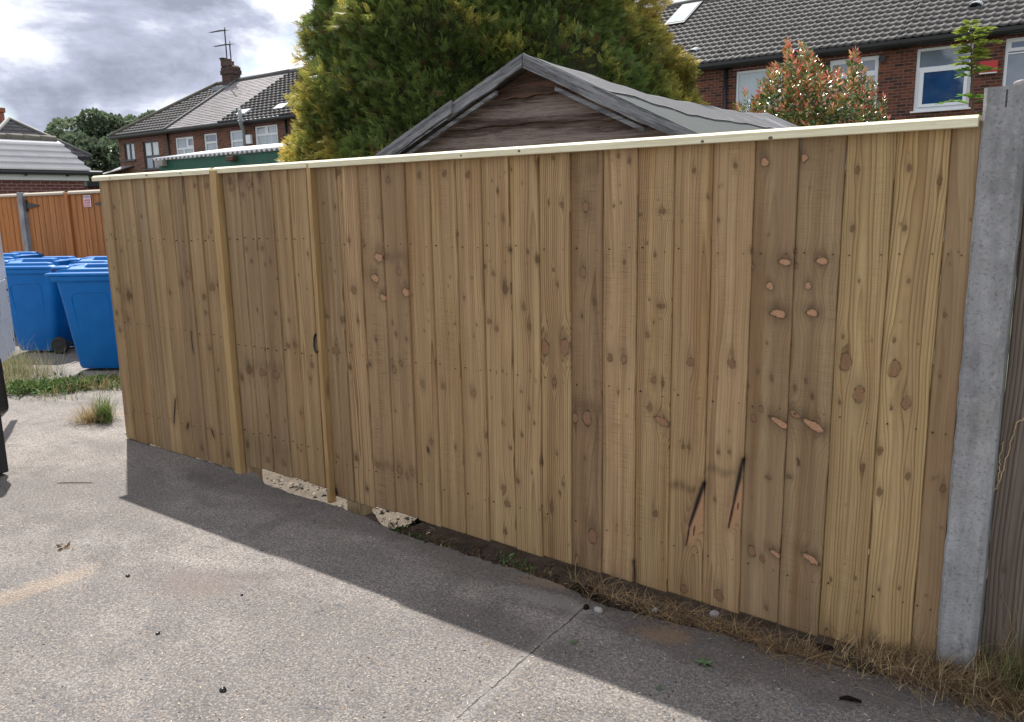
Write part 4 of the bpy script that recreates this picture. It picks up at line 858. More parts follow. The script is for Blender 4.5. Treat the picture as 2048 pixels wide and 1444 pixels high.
x = P(335, 275, yp)[0]; pipe(h0, 'downpipe', [(x, yp, EZ - .1), (x, yp, 0)], .045, 'black_plastic')
x = P(571, 240, yp)[0]; pipe(h2, 'downpipe', [(x, yp, EZ - .1), (x, yp, 0)], .045, 'black_plastic')
x = P(1452, 135, yp)[0]; pipe(h6, 'downpipe', [(x, yp, EZ - .1), (x, yp, 0)], .05, 'black_plastic')
a = P(479, 218, 19.4); b_ = P(482, 249, 19.5); c_ = P(488, 262, yp); pipe(h2, 'flue_pipe', [tuple(a), tuple(b_), tuple(c_), (c_[0], yp, .2)], .085, 'grey_metal', 12)
q = P(501, 279, YW); mb = MB(); mb.box(q[0] - .17, q[0] + .17, YW - .14, YW - .001, q[2] - .2, q[2] + .2); mb.build('vent_box', 'white_upvc', h2, bevel=.03)
q = P(1765, 118, YW); mb = MB(); mb.tube([(q[0], YW - .05, q[2]), (q[0], YW + .01, q[2])], [.085, .085], 18); mb.tube([(q[0], YW - .058, q[2]), (q[0], YW - .045, q[2])], [.055, .055], 14); mb.build('wall_vent', 'black_plastic', h7, smooth=False)
q = P(1978, 134, YW); mb = MB(); mb.box(q[0] - .19, q[0] + .19, YW - .10, YW - .001, q[2] - .13, q[2] + .13); ab = mb.build('alarm_box', 'red_paint', h7, bevel=.012)
mb = MB(); mb.box(q[0] - .18, q[0] + .18, YW - .097, YW - .001, q[2] - .155, q[2] - .1305); mb.build('trim', 'white_upvc', ab)
# opened sash of the blue window, leaning out
wx0, wx1, wz0, wz1 = wpx(1834, 98, 1937, 215); w_, h_ = wx1 - wx0, wz1 - wz0
mb = MB(); a0, a1, b0, b1 = wx0 + .085 * w_, wx1 - .06 * w_, wz0 + .06 * h_, wz0 + .66 * h_
panel_holes(mb, a0, a1, b0, b1, YW + .005, YW + .04, [(a0 + .09, a1 - .075, b0 + .07, b1 - .07)]); sh = mb.build('open_sash', 'white_upvc', h7, bevel=.006)
mb = MB(); mb.box(a0 + .08, a1 - .07, YW + .02, YW + .03, b0 + .06, b1 - .06); mb.build('pane', 'pane_blue', sh)
# roof windows and vent tiles, set in the slope
Uv, Vv, Nv = Vector((1, 0, 0)), Vector((0, math.cos(th), math.sin(th))), Vector((0, -math.sin(th), math.cos(th)))
def on_roof(house, name, c_, w, l, t, mat, kind='box', inner=None, hole=False):
    c_ = Vector(c_); mb = MB(); u, v, n = Uv * w / 2, Vv * l / 2, Nv
    if kind == 'box':
        vs = [c_ + s * u + r_ * v + n * z for z in (-.01, t) for s, r_ in ((-1, -1), (1, -1), (1, 1), (-1, 1))]
        mb.add(vs, [(0, 3, 2, 1), (4, 5, 6, 7), (0, 1, 5, 4), (1, 2, 6, 5), (2, 3, 7, 6), (3, 0, 4, 7)])
    else:   # hooded vent: half barrel open to the eave
        k = 9; ring = lambda r_, sv, h: [c_ + Uv * (w / 2 * r_ * math.cos(math.pi * j / (k - 1))) + n * (t * h * math.sin(math.pi * j / (k - 1))) + v * sv for j in range(k)]
        A_, B_, C2 = ring(1, -1, 1), ring(.85, 1, .35), ring(.82, -.9, .8); mb.v += [tuple(p) for p in A_ + B_ + C2]
        for j in range(k - 1): mb.f += [(j, j + 1, k + j + 1, k + j), (j, 2 * k + j, 2 * k + j + 1, j + 1)]; mb.m += [0, 0]
    o = mb.build(name, mat, house, bevel=.01 if kind == 'box' else 0)
    if kind != 'box':
        mb = MB(); mb.add([c_ + Uv * (-w * .4) + v * -.8, c_ + Uv * (w * .4) + v * -.8, c_ + Uv * (w * .3) + v * -.8 + n * t * .75, c_ + Uv * (-w * .3) + v * -.8 + n * t * .75], [(0, 1, 2, 3)]); mb.build('opening_shade', 'black_iron', o)  # black sheet stands in for the shade inside the hood
    if inner:
        mb = MB(); vs = [c_ + s * u * .84 + r_ * v * .86 + n * z for z in (t - .01, t + .012) for s, r_ in ((-1, -1), (1, -1), (1, 1), (-1, 1))]
        mb.add(vs, [(0, 3, 2, 1), (4, 5, 6, 7), (0, 1, 5, 4), (1, 2, 6, 5), (2, 3, 7, 6), (3, 0, 4, 7)]); mb.build('pane', inner, o)
    return o
c1, c2, c3, c4_ = RP(1340, 51), RP(1372, 49), RP(1397, 12), RP(1362, 14); cc_ = (c1 + c2 + c3 + c4_) / 4
on_roof(h5, 'roof_window', cc_, abs(c2[0] - c1[0]) + .12, abs(c4_[1] - c1[1]) / math.cos(th) + .1, .09, 'dark_metal', inner='pane_bright')
on_roof(h5, 'roof_vent', RP(1389, 101), .28, .30, .10, 'grey_metal', 'hood')
on_roof(h7, 'roof_vent', RP(1952, 12), .36, .36, .17, 'grey_metal', 'hood')
on_roof(h2, 'roof_vent', RP(488, 226), .62, .42, .09, 'white_upvc'); on_roof(h2, 'roof_vent', RP(563, 215), .62, .42, .09, 'white_upvc')
# chimney with pots, cowl; two aerials strapped to it
def chimney(parent, x0, x1, y0, y1, z0, z1, mat='chimney_brick', name='chimney'):
    mb = MB(); n = int((z1 - z0) / .075); sh = .0
    mb.box(x0, x1, y0, y1, z0, z1 - .36); mb.box(x0 - .05, x1 + .05, y0 - .05, y1 + .05, z1 - .36, z1 - .15); mb.box(x0 - .02, x1 + .02, y0 - .02, y1 + .02, z1 - .15, z1)
    mb.prism([(x0 + .0, z1 - .001), (x1, z1 - .001), (x1 - .12, z1 + .09), (x0 + .12, z1 + .09)], 'y', y0, y1)
    return mb.build(name, mat, parent, bevel=.008)
ca, cb = P(443, 160, 23.7), P(483, 160, 24.3); ct = P(465, 131, 23.7)[2]
ch = chimney(h1, ca[0] + .05, cb[0] - .05, 23.7, 24.3, zr - .7, ct)
mb = MB(); mb.box(ca[0] - .12, cb[0] + .12, 23.2, 23.48, zr - .62, zr - .30); mb.build('flashing', 'lead', ch)
pw = (cb[0] - ca[0])
for k, (fx, r_, hh) in enumerate(((.22, .13, .34), (.42, .10, .26), (.60, .12, .30), (.80, .13, .30), (.32, .12, .28))):
    mb = MB(); x = ca[0] + fx * pw; y = 23.75 if k != 4 else 24.2; z = ct + .05
    mb.tube([(x, y, z), (x, y, z + hh * .8), (x, y, z + hh * .82), (x, y, z + hh)], [r_ * 1.05, r_ * .92, r_ * 1.12, r_ * 1.08], 14); mb.build('chimney_pot', 'dark_pot', ch)
x = ca[0] + .22 * pw; mb = MB(); mb.tube([(x, 23.75, ct + .42), (x, 23.75, ct + .46)], [.2, .17], 12)
for s in (-1, 1): mb.tube([(x + s * .1, 23.75, ct + .3), (x + s * .12, 23.75, ct + .43)], .012, 5)
mb.build('cowl', 'dark_metal', ch)
def aerial(label, base, top, boom_l, boom_r, parent=None, els=9):
    t = thing('tv_aerial', label, 'aerial', tuple(base))
    mb = MB(); mb.tube([tuple(base), tuple(top)], .032, 8); mb.build('mast', 'dark_metal', t)
    mb = MB(); a, b_ = Vector(boom_l), Vector(boom_r); mb.tube([tuple(a), tuple(b_)], .022, 6)
    up = Vector((.25, .95, .1)).normalized()
    for k in range(els):
        p = a.lerp(b_, k / (els - 1)); l = .16 + .14 * (k / (els - 1)); mb.tube([tuple(p - up * l), tuple(p + up * l)], .007, 4)
    p = b_; mb.tube([tuple(p + Vector((0, 0, .14))), tuple(p - Vector((0, 0, .14)))], .02, 5); mb.build('antenna', 'dark_metal', t)
    return t
aerial('taller roof aerial on the chimney, long boom near the mast top', P(456, 145, 23.4), P(449, 58, 23.4), P(422, 65, 23.4), P(450, 60, 23.4))
aerial('shorter roof aerial behind the taller one on the same chimney', P(463, 128, 23.9), P(459, 88, 23.9), P(430, 93, 23.9), P(460, 88, 23.9))

# ------------------------------------------------------------ roofs further back on the left
def low_house(name, label, corners_px, depth_y, mat): pass
oh = thing('annexe', 'low grey slate roofed annexe against the end wall of the terrace', 'building', (XB[0] - 2.5, 21.5, 0))
xa = P(190, 350, 19.0)[0]; za = P(190, 350, 19.0)[2]; zb_ = P(235, 316, 20.0)[2]
mb = MB(); xe = XB[0] - .02
mb.add([(xa, 19.0, za), (xe, 19.0, za), (xe, 21.2, zb_ + .05), (xa + 3.9, 21.2, zb_ + .05)], [(0, 1, 2, 3)]); mb.add([(xa, 19, za), (xa + 3.9, 21.2, zb_ + .05), (xa + 3.9, 23.5, za + 1), (xa, 25, za)], [(3, 2, 1, 0)]); mb.add([(xa + 3.9, 21.2, zb_ + .05), (xe, 21.2, zb_ + .05), (xe, 24, za), (xa, 25, za)], [(0, 1, 2, 3)])
tile = mb.build('roof', 'slate_plain' if 'slate_plain' in MATS else 'lead', oh)
mb = MB(); mb.box(xa + .2, xe - .01, 19.2, 24, -.13, za - .01); mb.build('wall', 'end_brick', oh)
fh = thing('far_house', 'dark tiled roof of a house glimpsed between the left bungalow and the terrace', 'house', tuple(P(205, 340, 34) * np.array([1, 1, 0])))
a, b_, c_ = P(150, 360, 33), P(240, 318, 37), P(240, 360, 33)
tile_roof('roof', (0, 33, a[2]), (1, 0, 0), (0, 4, b_[2] - a[2]), lambda v: a[0] - 4, lambda v: a[0] + 14, math.hypot(4, b_[2] - a[2]), 'dark_tile', fh, du=.1, wave=.6, amp=.03)
mb = MB(); mb.box(a[0] - 3.8, a[0] + 13.8, 33.3, 41, -.13, a[2] - .02); mb.build('wall', 'end_brick', fh)
mb = MB(); mb.add([(a[0] - 4, 37, b_[2]), (a[0] + 14, 37, b_[2]), (a[0] + 14, 41, a[2]), (a[0] - 4, 41, a[2])], [(0, 1, 2, 3)]); mb.build('rear_slope', 'ridge_tile', fh)

# ------------------------------------------------------------ left bungalow: hipped roof and pale lean-to in front
XL = -22.0; yR = PXP(175, 345, XL)[1]; zE = PXP(175, 342, XL)[2]
ext = thing('brick_extension', 'low red brick extension with pale flat tiles, black gutter and white fascia', 'building', (XL - .8, 4, 0))
tp = math.radians(28); Lx = 1.78
tile_roof('roof', (XL + .18, yR, zE), (0, -1, 0), (-math.cos(tp), 0, math.sin(tp)), lambda v: 0, lambda v: 11, Lx, 'pale_flat_tile', ext, gauge=.356, wave=.3, amp=0, lip=.06, du=.1)
mb = MB(); mb.box(XL - 1.7, XL, -2.9, yR - .12, -.13, zE - .17); mb.build('wall', 'red_brick', ext)
mb = MB(); mb.prism([(XL - .6, zE - .18), (XL - .05, zE - .18), (XL - .05, zE - .06), (XL - 1.4, zE + .6), (XL - 1.6, zE + .6)], 'y', -2.9, yR - .05); mb.build('gable_fill', 'red_brick', ext)
mb = MB(); mb.box(XL + .002, XL + .07, -2.9, yR - .02, zE - .25, zE - .10); mb.build('fascia', 'white_render', ext)
mb = MB(); mb.tube([(XL + .15, -2.9, zE - .06), (XL + .15, yR + .3, zE - .06)], .062, 8)
mb.box(XL + .075, XL + .20, -2.9, yR + .3, zE - .10, zE - .045); mb.build('gutter', 'black_plastic', ext)
for k in range(6): mb = MB(); y = yR - .6 - k * 1.0; mb.box(XL + .075, XL + .17, y, y + .04, zE - .15, zE - .10); mb.build('gutter_bracket', 'black_plastic', ext)
pt = (XL + .18 - Lx * math.cos(tp), zE + Lx * math.sin(tp))
mb = MB()
for k in range(26): y = yR - .05 - k * .42; mb.tube([(pt[0] - .03, y, pt[1] + .04 + rnd.uniform(-.01, .01)), (pt[0] - .03, y - .41, pt[1] + .04)], .105, 8)
mb.build('ridge_tiles', 'mossy_ridge', ext, smooth=True)
XM = -30.0; yM = PXP(183, 314, XM)[1]; zM = PXP(183, 314, XM)[2]; aH = 1.82
ap = PXP(18, 240, XM - aH)
bun = thing('bungalow', 'left house with steep dark hipped tile roof and red chimney', 'house', (XM - 3, yM - 2.5, 0))
hw = yM - ap[1]; Lh = math.hypot(aH, ap[2] - zM)
rf = tile_roof('roof', (XM, yM, zM), (0, -1, 0), (-aH, 0, ap[2] - zM), lambda v: hw * v / Lh, lambda v: 2 * hw - hw * v / Lh, Lh, 'blue_tile', bun, gauge=.22, wave=.25, amp=.02, du=.04)
mb = MB(); mb.add([(XM, yM, zM), (XM - 9, yM, zM), (XM - 9, yM - hw, ap[2]), (XM - aH, yM - hw, ap[2])], [(0, 1, 2, 3)]); mb.add([(XM, yM - 2 * hw, zM), (XM - 9, yM - 2 * hw, zM), (XM - 9, yM - hw, ap[2]), (XM - aH, yM - hw, ap[2])], [(3, 2, 1, 0)]); mb.build('side_slopes', 'ridge_tile', rf)
for s in (0, 2): mb = MB(); mb.tube([(XM, yM - s * hw, zM + .02), (XM - aH, yM - hw, ap[2] + .04)], .08, 8); mb.build('hip_tiles', 'ridge_tile', rf, smooth=True)
mb = MB(); mb.box(XM - 9, XM - .25, yM - 2 * hw + .2, yM - .2, -.13, zM - .02); mb.build('wall', 'end_brick', bun)
mb = MB(); mb.box(XM - .249, XM + .04, yM - 2 * hw + .1, yM - .05, zM - .12, zM - .01); mb.build('gutter', 'black_plastic', bun)
q = PXP(3, 240, XM - aH - .8); mb = MB(); mb.box(q[0] - .5, q[0] + .1, q[1] - .45, q[1] + .08, q[2] - .9, q[2] + .25); mb.box(q[0] - .54, q[0] + .14, q[1] - .49, q[1] + .12, q[2] + .25, q[2] + .42)
chb = mb.build('chimney', 'terracotta', rf, bevel=.02)
mb = MB(); mb.tube([(q[0] - .2, q[1] - .15, q[2] + .42), (q[0] - .2, q[1] - .15, q[2] + .62), (q[0] - .2, q[1] - .15, q[2] + .78)], [.2, .13, .12], 12); mb.build('chimney_pot', 'terracotta', chb, smooth=True)
# small black meter box and pipes beside the extension
gb = thing('flat_roof_porch', 'black edged flat porch roof beside the red brick extension', 'porch', tuple(PXP(183, 375, -24) * np.array([1, 1, 0])))
a, b_ = PXP(172, 364, -24), PXP(200, 373, -24); mb = MB(); mb.box(-25.5, -23.95, a[1], a[1] + 2.6, b_[2], a[2]); mb.build('roof_edge', 'black_plastic', gb)
mb = MB(); mb.box(-25.4, -24.05, a[1] + .08, a[1] + 2.5, -.13, b_[2] - .01); mb.build('wall', 'red_brick', gb)

# ------------------------------------------------------------ green garage with corrugated roof
YG = 8.0; g0, g1 = P(317, 318, YG), P(556, 300, YG); gz = (g0[2] + g1[2]) / 2
gar = thing('green_garage', 'green painted timber garage with a white wavy corrugated roof edge', 'shed', ((g0[0] - 11) / 2, YG + 2, 0))
xs = np.arange(g0[0] - .02, -10.6, .163 / 8); pr = .030 * np.cos(2 * np.pi * (xs - xs[0]) / .163)
V = []; rowsY = [(YG - .14, gz), (YG + 2.2, gz + .35), (YG + 4.6, gz + .05)]
for yy, zz in rowsY: V.append(np.stack([xs, np.full(len(xs), yy), zz + pr], 1))
for yy, zz in rowsY[::-1]: V.append(np.stack([xs, np.full(len(xs), yy), zz + pr - .012], 1))
V = np.concatenate(V); n = len(xs); i = (np.arange(n - 1)[None, :] + np.arange(5)[:, None] * n).ravel(); f = np.stack([i, i + 1, i + n + 1, i + n], 1)
i = np.arange(n - 1); f = np.concatenate([f, np.stack([i + 5 * n, i + 5 * n + 1, i + 1, i], 1)]); mesh_np('corrugated_roof', V, f, 'corrugated_sheet', gar)
zf = P(317, 327, YG)[2]
mb = MB(); mb.box(g0[0] + .10, -10.7, YG - .06, YG - .03, gz - .36, gz - .035); mb.build('fascia_board', 'green_paint', gar)
mb = MB(); k = 0
x = g0[0] + .14
mb.box(x, -10.75, YG - .029, YG + 4.4, -.13, gz - .05); mb.build('wall', 'green_paint', gar)
mb = MB(); mb.box(x - .02, -10.7, YG - .075, YG - .0602, gz - .40, gz - .37); mb.build('trim', 'black_plastic', gar)
for pa, pb in (((311, 320), (324, 332)), ((450, 313), (465, 321))):
    a, b_ = P(*pa, YG - .2), P(*pb, YG - .2); mb = MB(); mb.box(a[0], b_[0], YG - .2, YG - .061, b_[2], a[2]); mb.build('beam_end', 'stone' if pa[0] < 320 else 'dark_pot', gar, bevel=.01)

# ------------------------------------------------------------ orange stained fence, its gates and posts
YO = 2.5; zO = 1.875
def X_(px): return P(px, 386, YO)[0]
def plank_panel(name, x0, x1, z0, z1, y, parent, mat='orange_stain', w=.125):
    mb = MB(); n = max(1, round((x1 - x0) / w)); d = (x1 - x0) / n
    for k in range(n):
        a = x0 + k * d; mb.add([(a + .004, y, z0), (a + d - .004, y - .003, z0), (a + d - .004, y - .003, z1), (a + .004, y, z1), (a + .004, y + .02, z0), (a + d - .004, y + .02, z0), (a + d - .004, y + .02, z1), (a + .004, y + .02, z1)],
                               [(0, 1, 2, 3), (7, 6, 5, 4), (0, 4, 5, 1), (1, 5, 6, 2), (2, 6, 7, 3), (3, 7, 4, 0)])
    return mb.build(name, mat, parent)
def ofence(label, x0, x1, gate=False, hinges=()):
    t = thing('fence_gate' if gate else 'stained_fence', label, 'gate' if gate else 'fence', ((x0 + x1) / 2, YO, 0), group=None if gate else 'orange stained fence panels')
    plank_panel('board_panel', x0, x1, .06 if gate else .0, zO - .02, YO, t, w=.16)
    mb = MB(); mb.prism([(YO - .035, zO - .02), (YO - .035, zO + .005), (YO - .01, zO + .022), (YO + .03, zO + .005), (YO + .03, zO - .02)], 'x', x0 + .004, x1 - .004); mb.build('capping_rail', 'beige_fascia', t)
    for hx, s in hinges:
        for z in (1.72, .45):
            if z < 1 and hx > -11.5: z = .45
            mb = MB(); mb.prism([(hx, z - .045), (hx + s * .36, z - .006), (hx + s * .36, z + .006), (hx, z + .045)] if s > 0 else [(hx, z - .045), (hx, z + .045), (hx + s * .36, z + .006), (hx + s * .36, z - .006)], 'y', YO - .018, YO - .0085); mb.tube([(hx - s * .02, YO - .02, z - .08), (hx - s * .02, YO - .02, z + .08)], .016, 8); mb.build('strap_hinge', 'dark_metal', t)
    return t
xs_ = [X_(-60), X_(39), X_(50), X_(131), X_(139), X_(222), X_(235), X_(290)]
ofence('orange stained fence panel left of the concrete post, partly behind the van door', xs_[0], xs_[1])
ofence('orange stained board gate hung on the concrete post, black strap hinge at its left', xs_[2], xs_[3], True, ((xs_[2] + .05, 1),))
g2 = ofence('orange stained board gate carrying the small red and white notice', xs_[4], xs_[5], True, ((xs_[5] - .05, -1),))
ofence('orange stained fence panel behind the left end of the new fence', xs_[6], xs_[6] + 2.5)
t = thing('concrete_gatepost', 'slim grey concrete post between the orange fence panel and gate', 'post', ((xs_[1] + xs_[2]) / 2, YO, 0))
mb = MB(); mb.prism([(xs_[1] + .01, YO - .05), (xs_[2] - .01, YO - .05), (xs_[2] - .01, YO + .06), (xs_[1] + .01, YO + .06)], 'z', -.1, zO + .035)
mb.build('shaft', 'post_concrete', t, bevel=.006)
t = thing('timber_gatepost', 'orange stained timber post between the two orange gates', 'post', ((xs_[3] + xs_[4]) / 2, YO, 0))
mb = MB(); mb.box(xs_[3] + .01, xs_[4] - .01, YO - .03, YO + .06, -.1, zO + .0); mb.build('shaft', 'orange_stain', t, bevel=.004)
t = thing('timber_gatepost', 'orange stained timber post hidden right of the gate with the notice', 'post', ((xs_[5] + xs_[6]) / 2, YO, 0))
mb = MB(); mb.box(xs_[5] + .01, xs_[6] - .01, YO - .03, YO + .06, -.1, zO); mb.build('shaft', 'orange_stain', t, bevel=.004)
# the notice: white plate, red block, lines of lettering
def text(s, size, loc, mat, parent, name='lettering'):
    cu = bpy.data.curves.new(name, 'FONT'); cu.body = s; cu.size = size; cu.align_x = 'CENTER'; cu.align_y = 'CENTER'; cu.extrude = .0006
    tmp = bpy.data.objects.new(name, cu); COL.objects.link(tmp); bpy.context.view_layer.update()
    me = bpy.data.meshes.new_from_object(tmp.evaluated_get(bpy.context.evaluated_depsgraph_get())); bpy.data.objects.remove(tmp)
    me.transform(Matrix.Translation(Vector(loc)) @ Matrix.Rotation(math.radians(90), 4, 'X')); me.materials.clear(); me.materials.append(MATS[mat])
    o = bpy.data.objects.new(name, me); COL.objects.link(o); o.parent = parent
    if parent.type == 'EMPTY': o.matrix_parent_inverse = Matrix.Translation(-Vector(parent.location))
    return o
a, b_ = P(166, 391, YO - .012), P(183, 413.5, YO - .012); sx, sw_, sz0, sz1 = (a[0] + b_[0]) / 2, abs(b_[0] - a[0]), b_[2], a[2]
sg = thing('notice', 'small white and red parking notice screwed to the orange gate', 'sign', (sx, YO - .01, sz0))
sgh = sz1 - sz0
mb = MB(); mb.box(sx - sw_ / 2, sx + sw_ / 2, YO - .016, YO - .0095, sz0, sz1); mb.build('plate', 'warning_sign', sg, bevel=.002)
mb = MB(); mb.box(sx - sw_ * .42, sx + sw_ * .42, YO - .018, YO - .0165, sz0 + .28 * sgh, sz0 + .74 * sgh); mb.build('red_block', 'sign_red', sg)
mb = MB(); mb.box(sx - sw_ * .42, sx + sw_ * .42, YO - .018, YO - .0165, sz0 + .05 * sgh, sz0 + .23 * sgh); mb.build('red_strip', 'sign_red', sg)
text('NO PARKING', sw_ * .16, (sx, YO - .0185, sz0 + .86 * sgh), 'dark_metal', sg); text('PRIVATE', sw_ * .2, (sx, YO - .0195, sz0 + .62 * sgh), 'warning_sign', sg)
text('PROPERTY', sw_ * .18, (sx, YO - .0195, sz0 + .41 * sgh), 'warning_sign', sg); text('KEEP CLEAR', sw_ * .13, (sx, YO - .0195, sz0 + .14 * sgh), 'warning_sign', sg)

# ------------------------------------------------------------ garden shed behind the new fence
YS = 1.2; A = P(1050, 113, YS); K = .4815; ROT = math.radians(6)
sh = thing('garden_shed', 'weathered timber shed with grey bargeboards and a sagging felt roof', 'shed', (A[0], A[1], 0), ROT)
az = A[2]; HW = 1.32; LS = 5.8
def sag(x, y): return -.035 * math.sin(math.pi * min(1, max(0, y / LS))) * (1 - abs(x) / HW * .4) + .008 * math.sin(y * 2.3 + x) * (y > .4) + .14 * (max(0, y) / 5.8) ** 2
def slope_mesh(name, xa, xb, ya, yb, lift, mat, nx=14, ny=40, jag=0.0, seed=1):
    rr = np.random.RandomState(seed); V = []; jg = [rr.uniform(-1, 1) * jag for _ in range(ny + 1)]
    for layer in (0, -.016):
        for j in range(ny + 1):
            for i in range(nx + 1):
                x = xa + (xb - xa) * i / nx; y = ya + (yb - ya) * j / ny
                if i == nx: x += jg[j]
                V.append((x, y, az - .016 - K * abs(x) + lift + layer + sag(x, y) + (.004 * math.sin(9 * y + 5 * x) if lift > .01 else 0)))
    n1_ = nx + 1; N1 = n1_ * (ny + 1); f = []
    for j in range(ny):
        for i in range(nx): a = j * n1_ + i; f.append((a, a + 1, a + n1_ + 1, a + n1_)); f.append((a + N1, a + n1_ + N1, a + n1_ + 1 + N1, a + 1 + N1))
    for j in range(ny):
        for i in (0, nx): a = j * n1_ + i; f.append((a, a + n1_, a + n1_ + N1, a + N1))
    for i in range(nx):
        for j in (0, ny): a = j * n1_ + i; f.append((a, a + 1, a + 1 + N1, a + N1))
    return mesh_np(name, np.array(V), np.array(f), mat, sh, smooth=False)
slope_mesh('roof_deck', 0, HW, .02, LS, -.004, 'grey_weathered', seed=1); slope_mesh('roof_deck', 0, -HW, .02, LS, -.004, 'grey_weathered', seed=2)
slope_mesh('roof_felt', .30, HW, .03, LS, .012, 'roof_felt', jag=0.0, seed=3); slope_mesh('roof_felt', 0, -HW, .03, LS, .012, 'roof_felt', seed=4)
slope_mesh('ridge_felt', .003, .42, .10, LS - .02, .026, 'worn_felt', jag=.016, seed=5)
slope_mesh('ridge_felt', 0, -.35, .03, LS, .026, 'worn_felt', seed=6)
def barge(x0, x1, y, h, t, lift, name='bargeboard'):
    z0_, z1_ = az + lift - K * abs(x0), az + lift - K * abs(x1); mb = MB(); nn = 24; vs = []
    for k in range(nn + 1):
        u = k / nn; x = x0 + (x1 - x0) * u; z = z0_ + (z1_ - z0_) * u; w1 = rnd.uniform(-.0025, .0025); w2 = .004 * math.sin(u * 11 + x0) + rnd.uniform(-.003, .003)
        vs += [(x, y, z + w1), (x, y + t, z + w1), (x, y + t, z - h + w2), (x, y, z - h + w2)]
    mb.v = vs
    for k in range(nn):
        for a in range(4): mb.f.append((4 * k + a, 4 * k + (a + 1) % 4, 4 * k + 4 + (a + 1) % 4, 4 * k + 4 + a)); mb.m.append(0)
    mb.f += [(0, 1, 2, 3), (4 * nn + 3, 4 * nn + 2, 4 * nn + 1, 4 * nn)]; mb.m += [0, 0]
    o = mb.build(name, 'barge_wood' if 'barge_wood' in MATS else 'grey_weathered', None)
    return o
def rotated_grain(o, ang):     # lay the wood grain along the sloping board: bake the tilt into the object, not the mesh
    me = o.data; me.transform(Matrix.Rotation(-ang, 4, 'Y').inverted()); o.rotation_euler = (0, -ang, 0) if False else (0, 0, 0)
for x0, x1, y, h, t, lf in ((.004, HW + .02, -.035, .082, .022, .016), (-.004, -.545, -.035, .078, .022, .016), (-.50, -HW - .05, -.058, .078, .021, .026)):
    o = barge(x0, x1, y, h, t, lf); s = 1 if x1 > 0 else -1; ang = math.atan(K) * s
    Rm = Matrix.Rotation(-ang, 4, 'Y'); o.data.transform(Rm); o.parent = sh; o.rotation_euler = (0, ang, 0)
mb = MB(); mb.prism([(x, z) for x, z in ((-1.0, az - .30 - K * 1.0 + .12), (-.25, az - .25 - K * .25 + .07), (-.25, az - .20 - K * .25 + .07), (-1.0, az - .22 - K * 1.0 + .12))], 'y', -.01, .012); 
for xa, xb in ((.20, .75), (-.2, -1.1)):
    mb = MB(); n = 3; off = .108 if xa > 0 else .100
    mb.add([(xa, -.012, az - K * abs(xa) - off + .02), (xb, -.012, az - K * abs(xb) - off + .02), (xb, -.012, az - K * abs(xb) - off - .006), (xa, -.012, az - K * abs(xa) - off - .004), (xa, .015, az - K * abs(xa) - off + .02), (xb, .015, az - K * abs(xb) - off + .02), (xb, .015, az - K * abs(xb) - off - .006), (xa, .015, az - K * abs(xa) - off - .004)],
           [(0, 1, 2, 3), (7, 6, 5, 4), (0, 4, 5, 1), (1, 5, 6, 2), (2, 6, 7, 3), (3, 7, 4, 0)]); o = mb.build('barge_batten', 'grey_weathered', None); o.parent = sh
# lapped cladding boards, each with a waney lower edge
zt = az - .10; k = 0; lvl = [az - .245, az - .375, az - .505, az - .64, az - .78]
zlist = [az - .07, az - .215, az - .375, az - .52, az - .67, az - .82, az - .97, az - 1.12, az - 1.3, az - 1.5, az - 1.7, az - 1.9, az - 2.1, 0.0]
tops_ = [zlist[i] for i in range(len(zlist) - 1)]
for i in range(len(zlist) - 1):
    zt_, zb_ = zlist[i], zlist[i + 1]; hw_t = min(HW - .02, max(.02, (az - .06 - zt_) / K)); hw_b = min(HW - .02, (az - .06 - zb_) / K)
    nn = 40; vs = []; a0 = .095
    for j in range(nn + 1):
        u = j / nn * 2 - 1; wv_ = .006 * math.sin(u * 4 + i * 2) + .004 * math.sin(u * 13 + i) + rnd.uniform(-.0015, .0015)
        xb = u * hw_b; xt = u * hw_t; vs += [(xt, a0 + .010, zt_ + .02), (xb, a0 - .034, zb_ + wv_), (xb, a0 + .012, zb_ + wv_ - .001)]
    mb = MB(); mb.v = vs
    for j in range(nn):
        a = 3 * j; mb.f += [(a, a + 1, a + 4, a + 3), (a + 1, a + 2, a + 5, a + 4)]; mb.m += [0, 0]
    o = mb.build('cladding_board', 'cladding_grey' if i in (1, 2, 4) else 'cladding_wood', None); o.parent = sh
mb = MB(); W_ = HW - .05; mb.add([(-W_, .12, -.1), (W_, .12, -.1), (W_, .12, az - K * W_ - .06), (0, .12, az - .06), (-W_, .12, az - K * W_ - .06), (-W_, LS - .1, -.1), (W_, LS - .1, -.1), (W_, LS - .1, az - K * W_ - .06), (0, LS - .1, az - .08), (-W_, LS - .1, az - K * W_ - .06)],
                                 [(0, 1, 2, 3, 4), (9, 8, 7, 6, 5), (1, 6, 7, 2), (0, 4, 9, 5)]); o = mb.build('walls', 'cladding_wood', None); o.parent = sh

# ------------------------------------------------------------ wheelie bins
def rrect(x0, x1, y0, y1, r, z, n=4):
    pts = []
    for cx, cy, a in ((x1 - r, y1 - r, 0), (x0 + r, y1 - r, 90), (x0 + r, y0 + r, 180), (x1 - r, y0 + r, 270)):
        for k in range(n + 1): t = math.radians(a + 90 * k / n); pts.append((cx + r * math.cos(t), cy + r * math.sin(t), z))
    return pts
def loft(mb, rings, cap0=True, cap1=True):
    k0 = len(mb.v); n = len(rings[0])
    for r in rings: mb.v += r
    for j in range(len(rings) - 1):
        for k in range(n): mb.f.append((k0 + j * n + k, k0 + j * n + (k + 1) % n, k0 + (j + 1) * n + (k + 1) % n, k0 + (j + 1) * n + k)); mb.m.append(0)
    if cap0: mb.f.append(tuple(k0 + k for k in range(n))[::-1]); mb.m.append(0)
    if cap1: mb.f.append(tuple(k0 + (len(rings) - 1) * n + k for k in range(n))); mb.m.append(0)
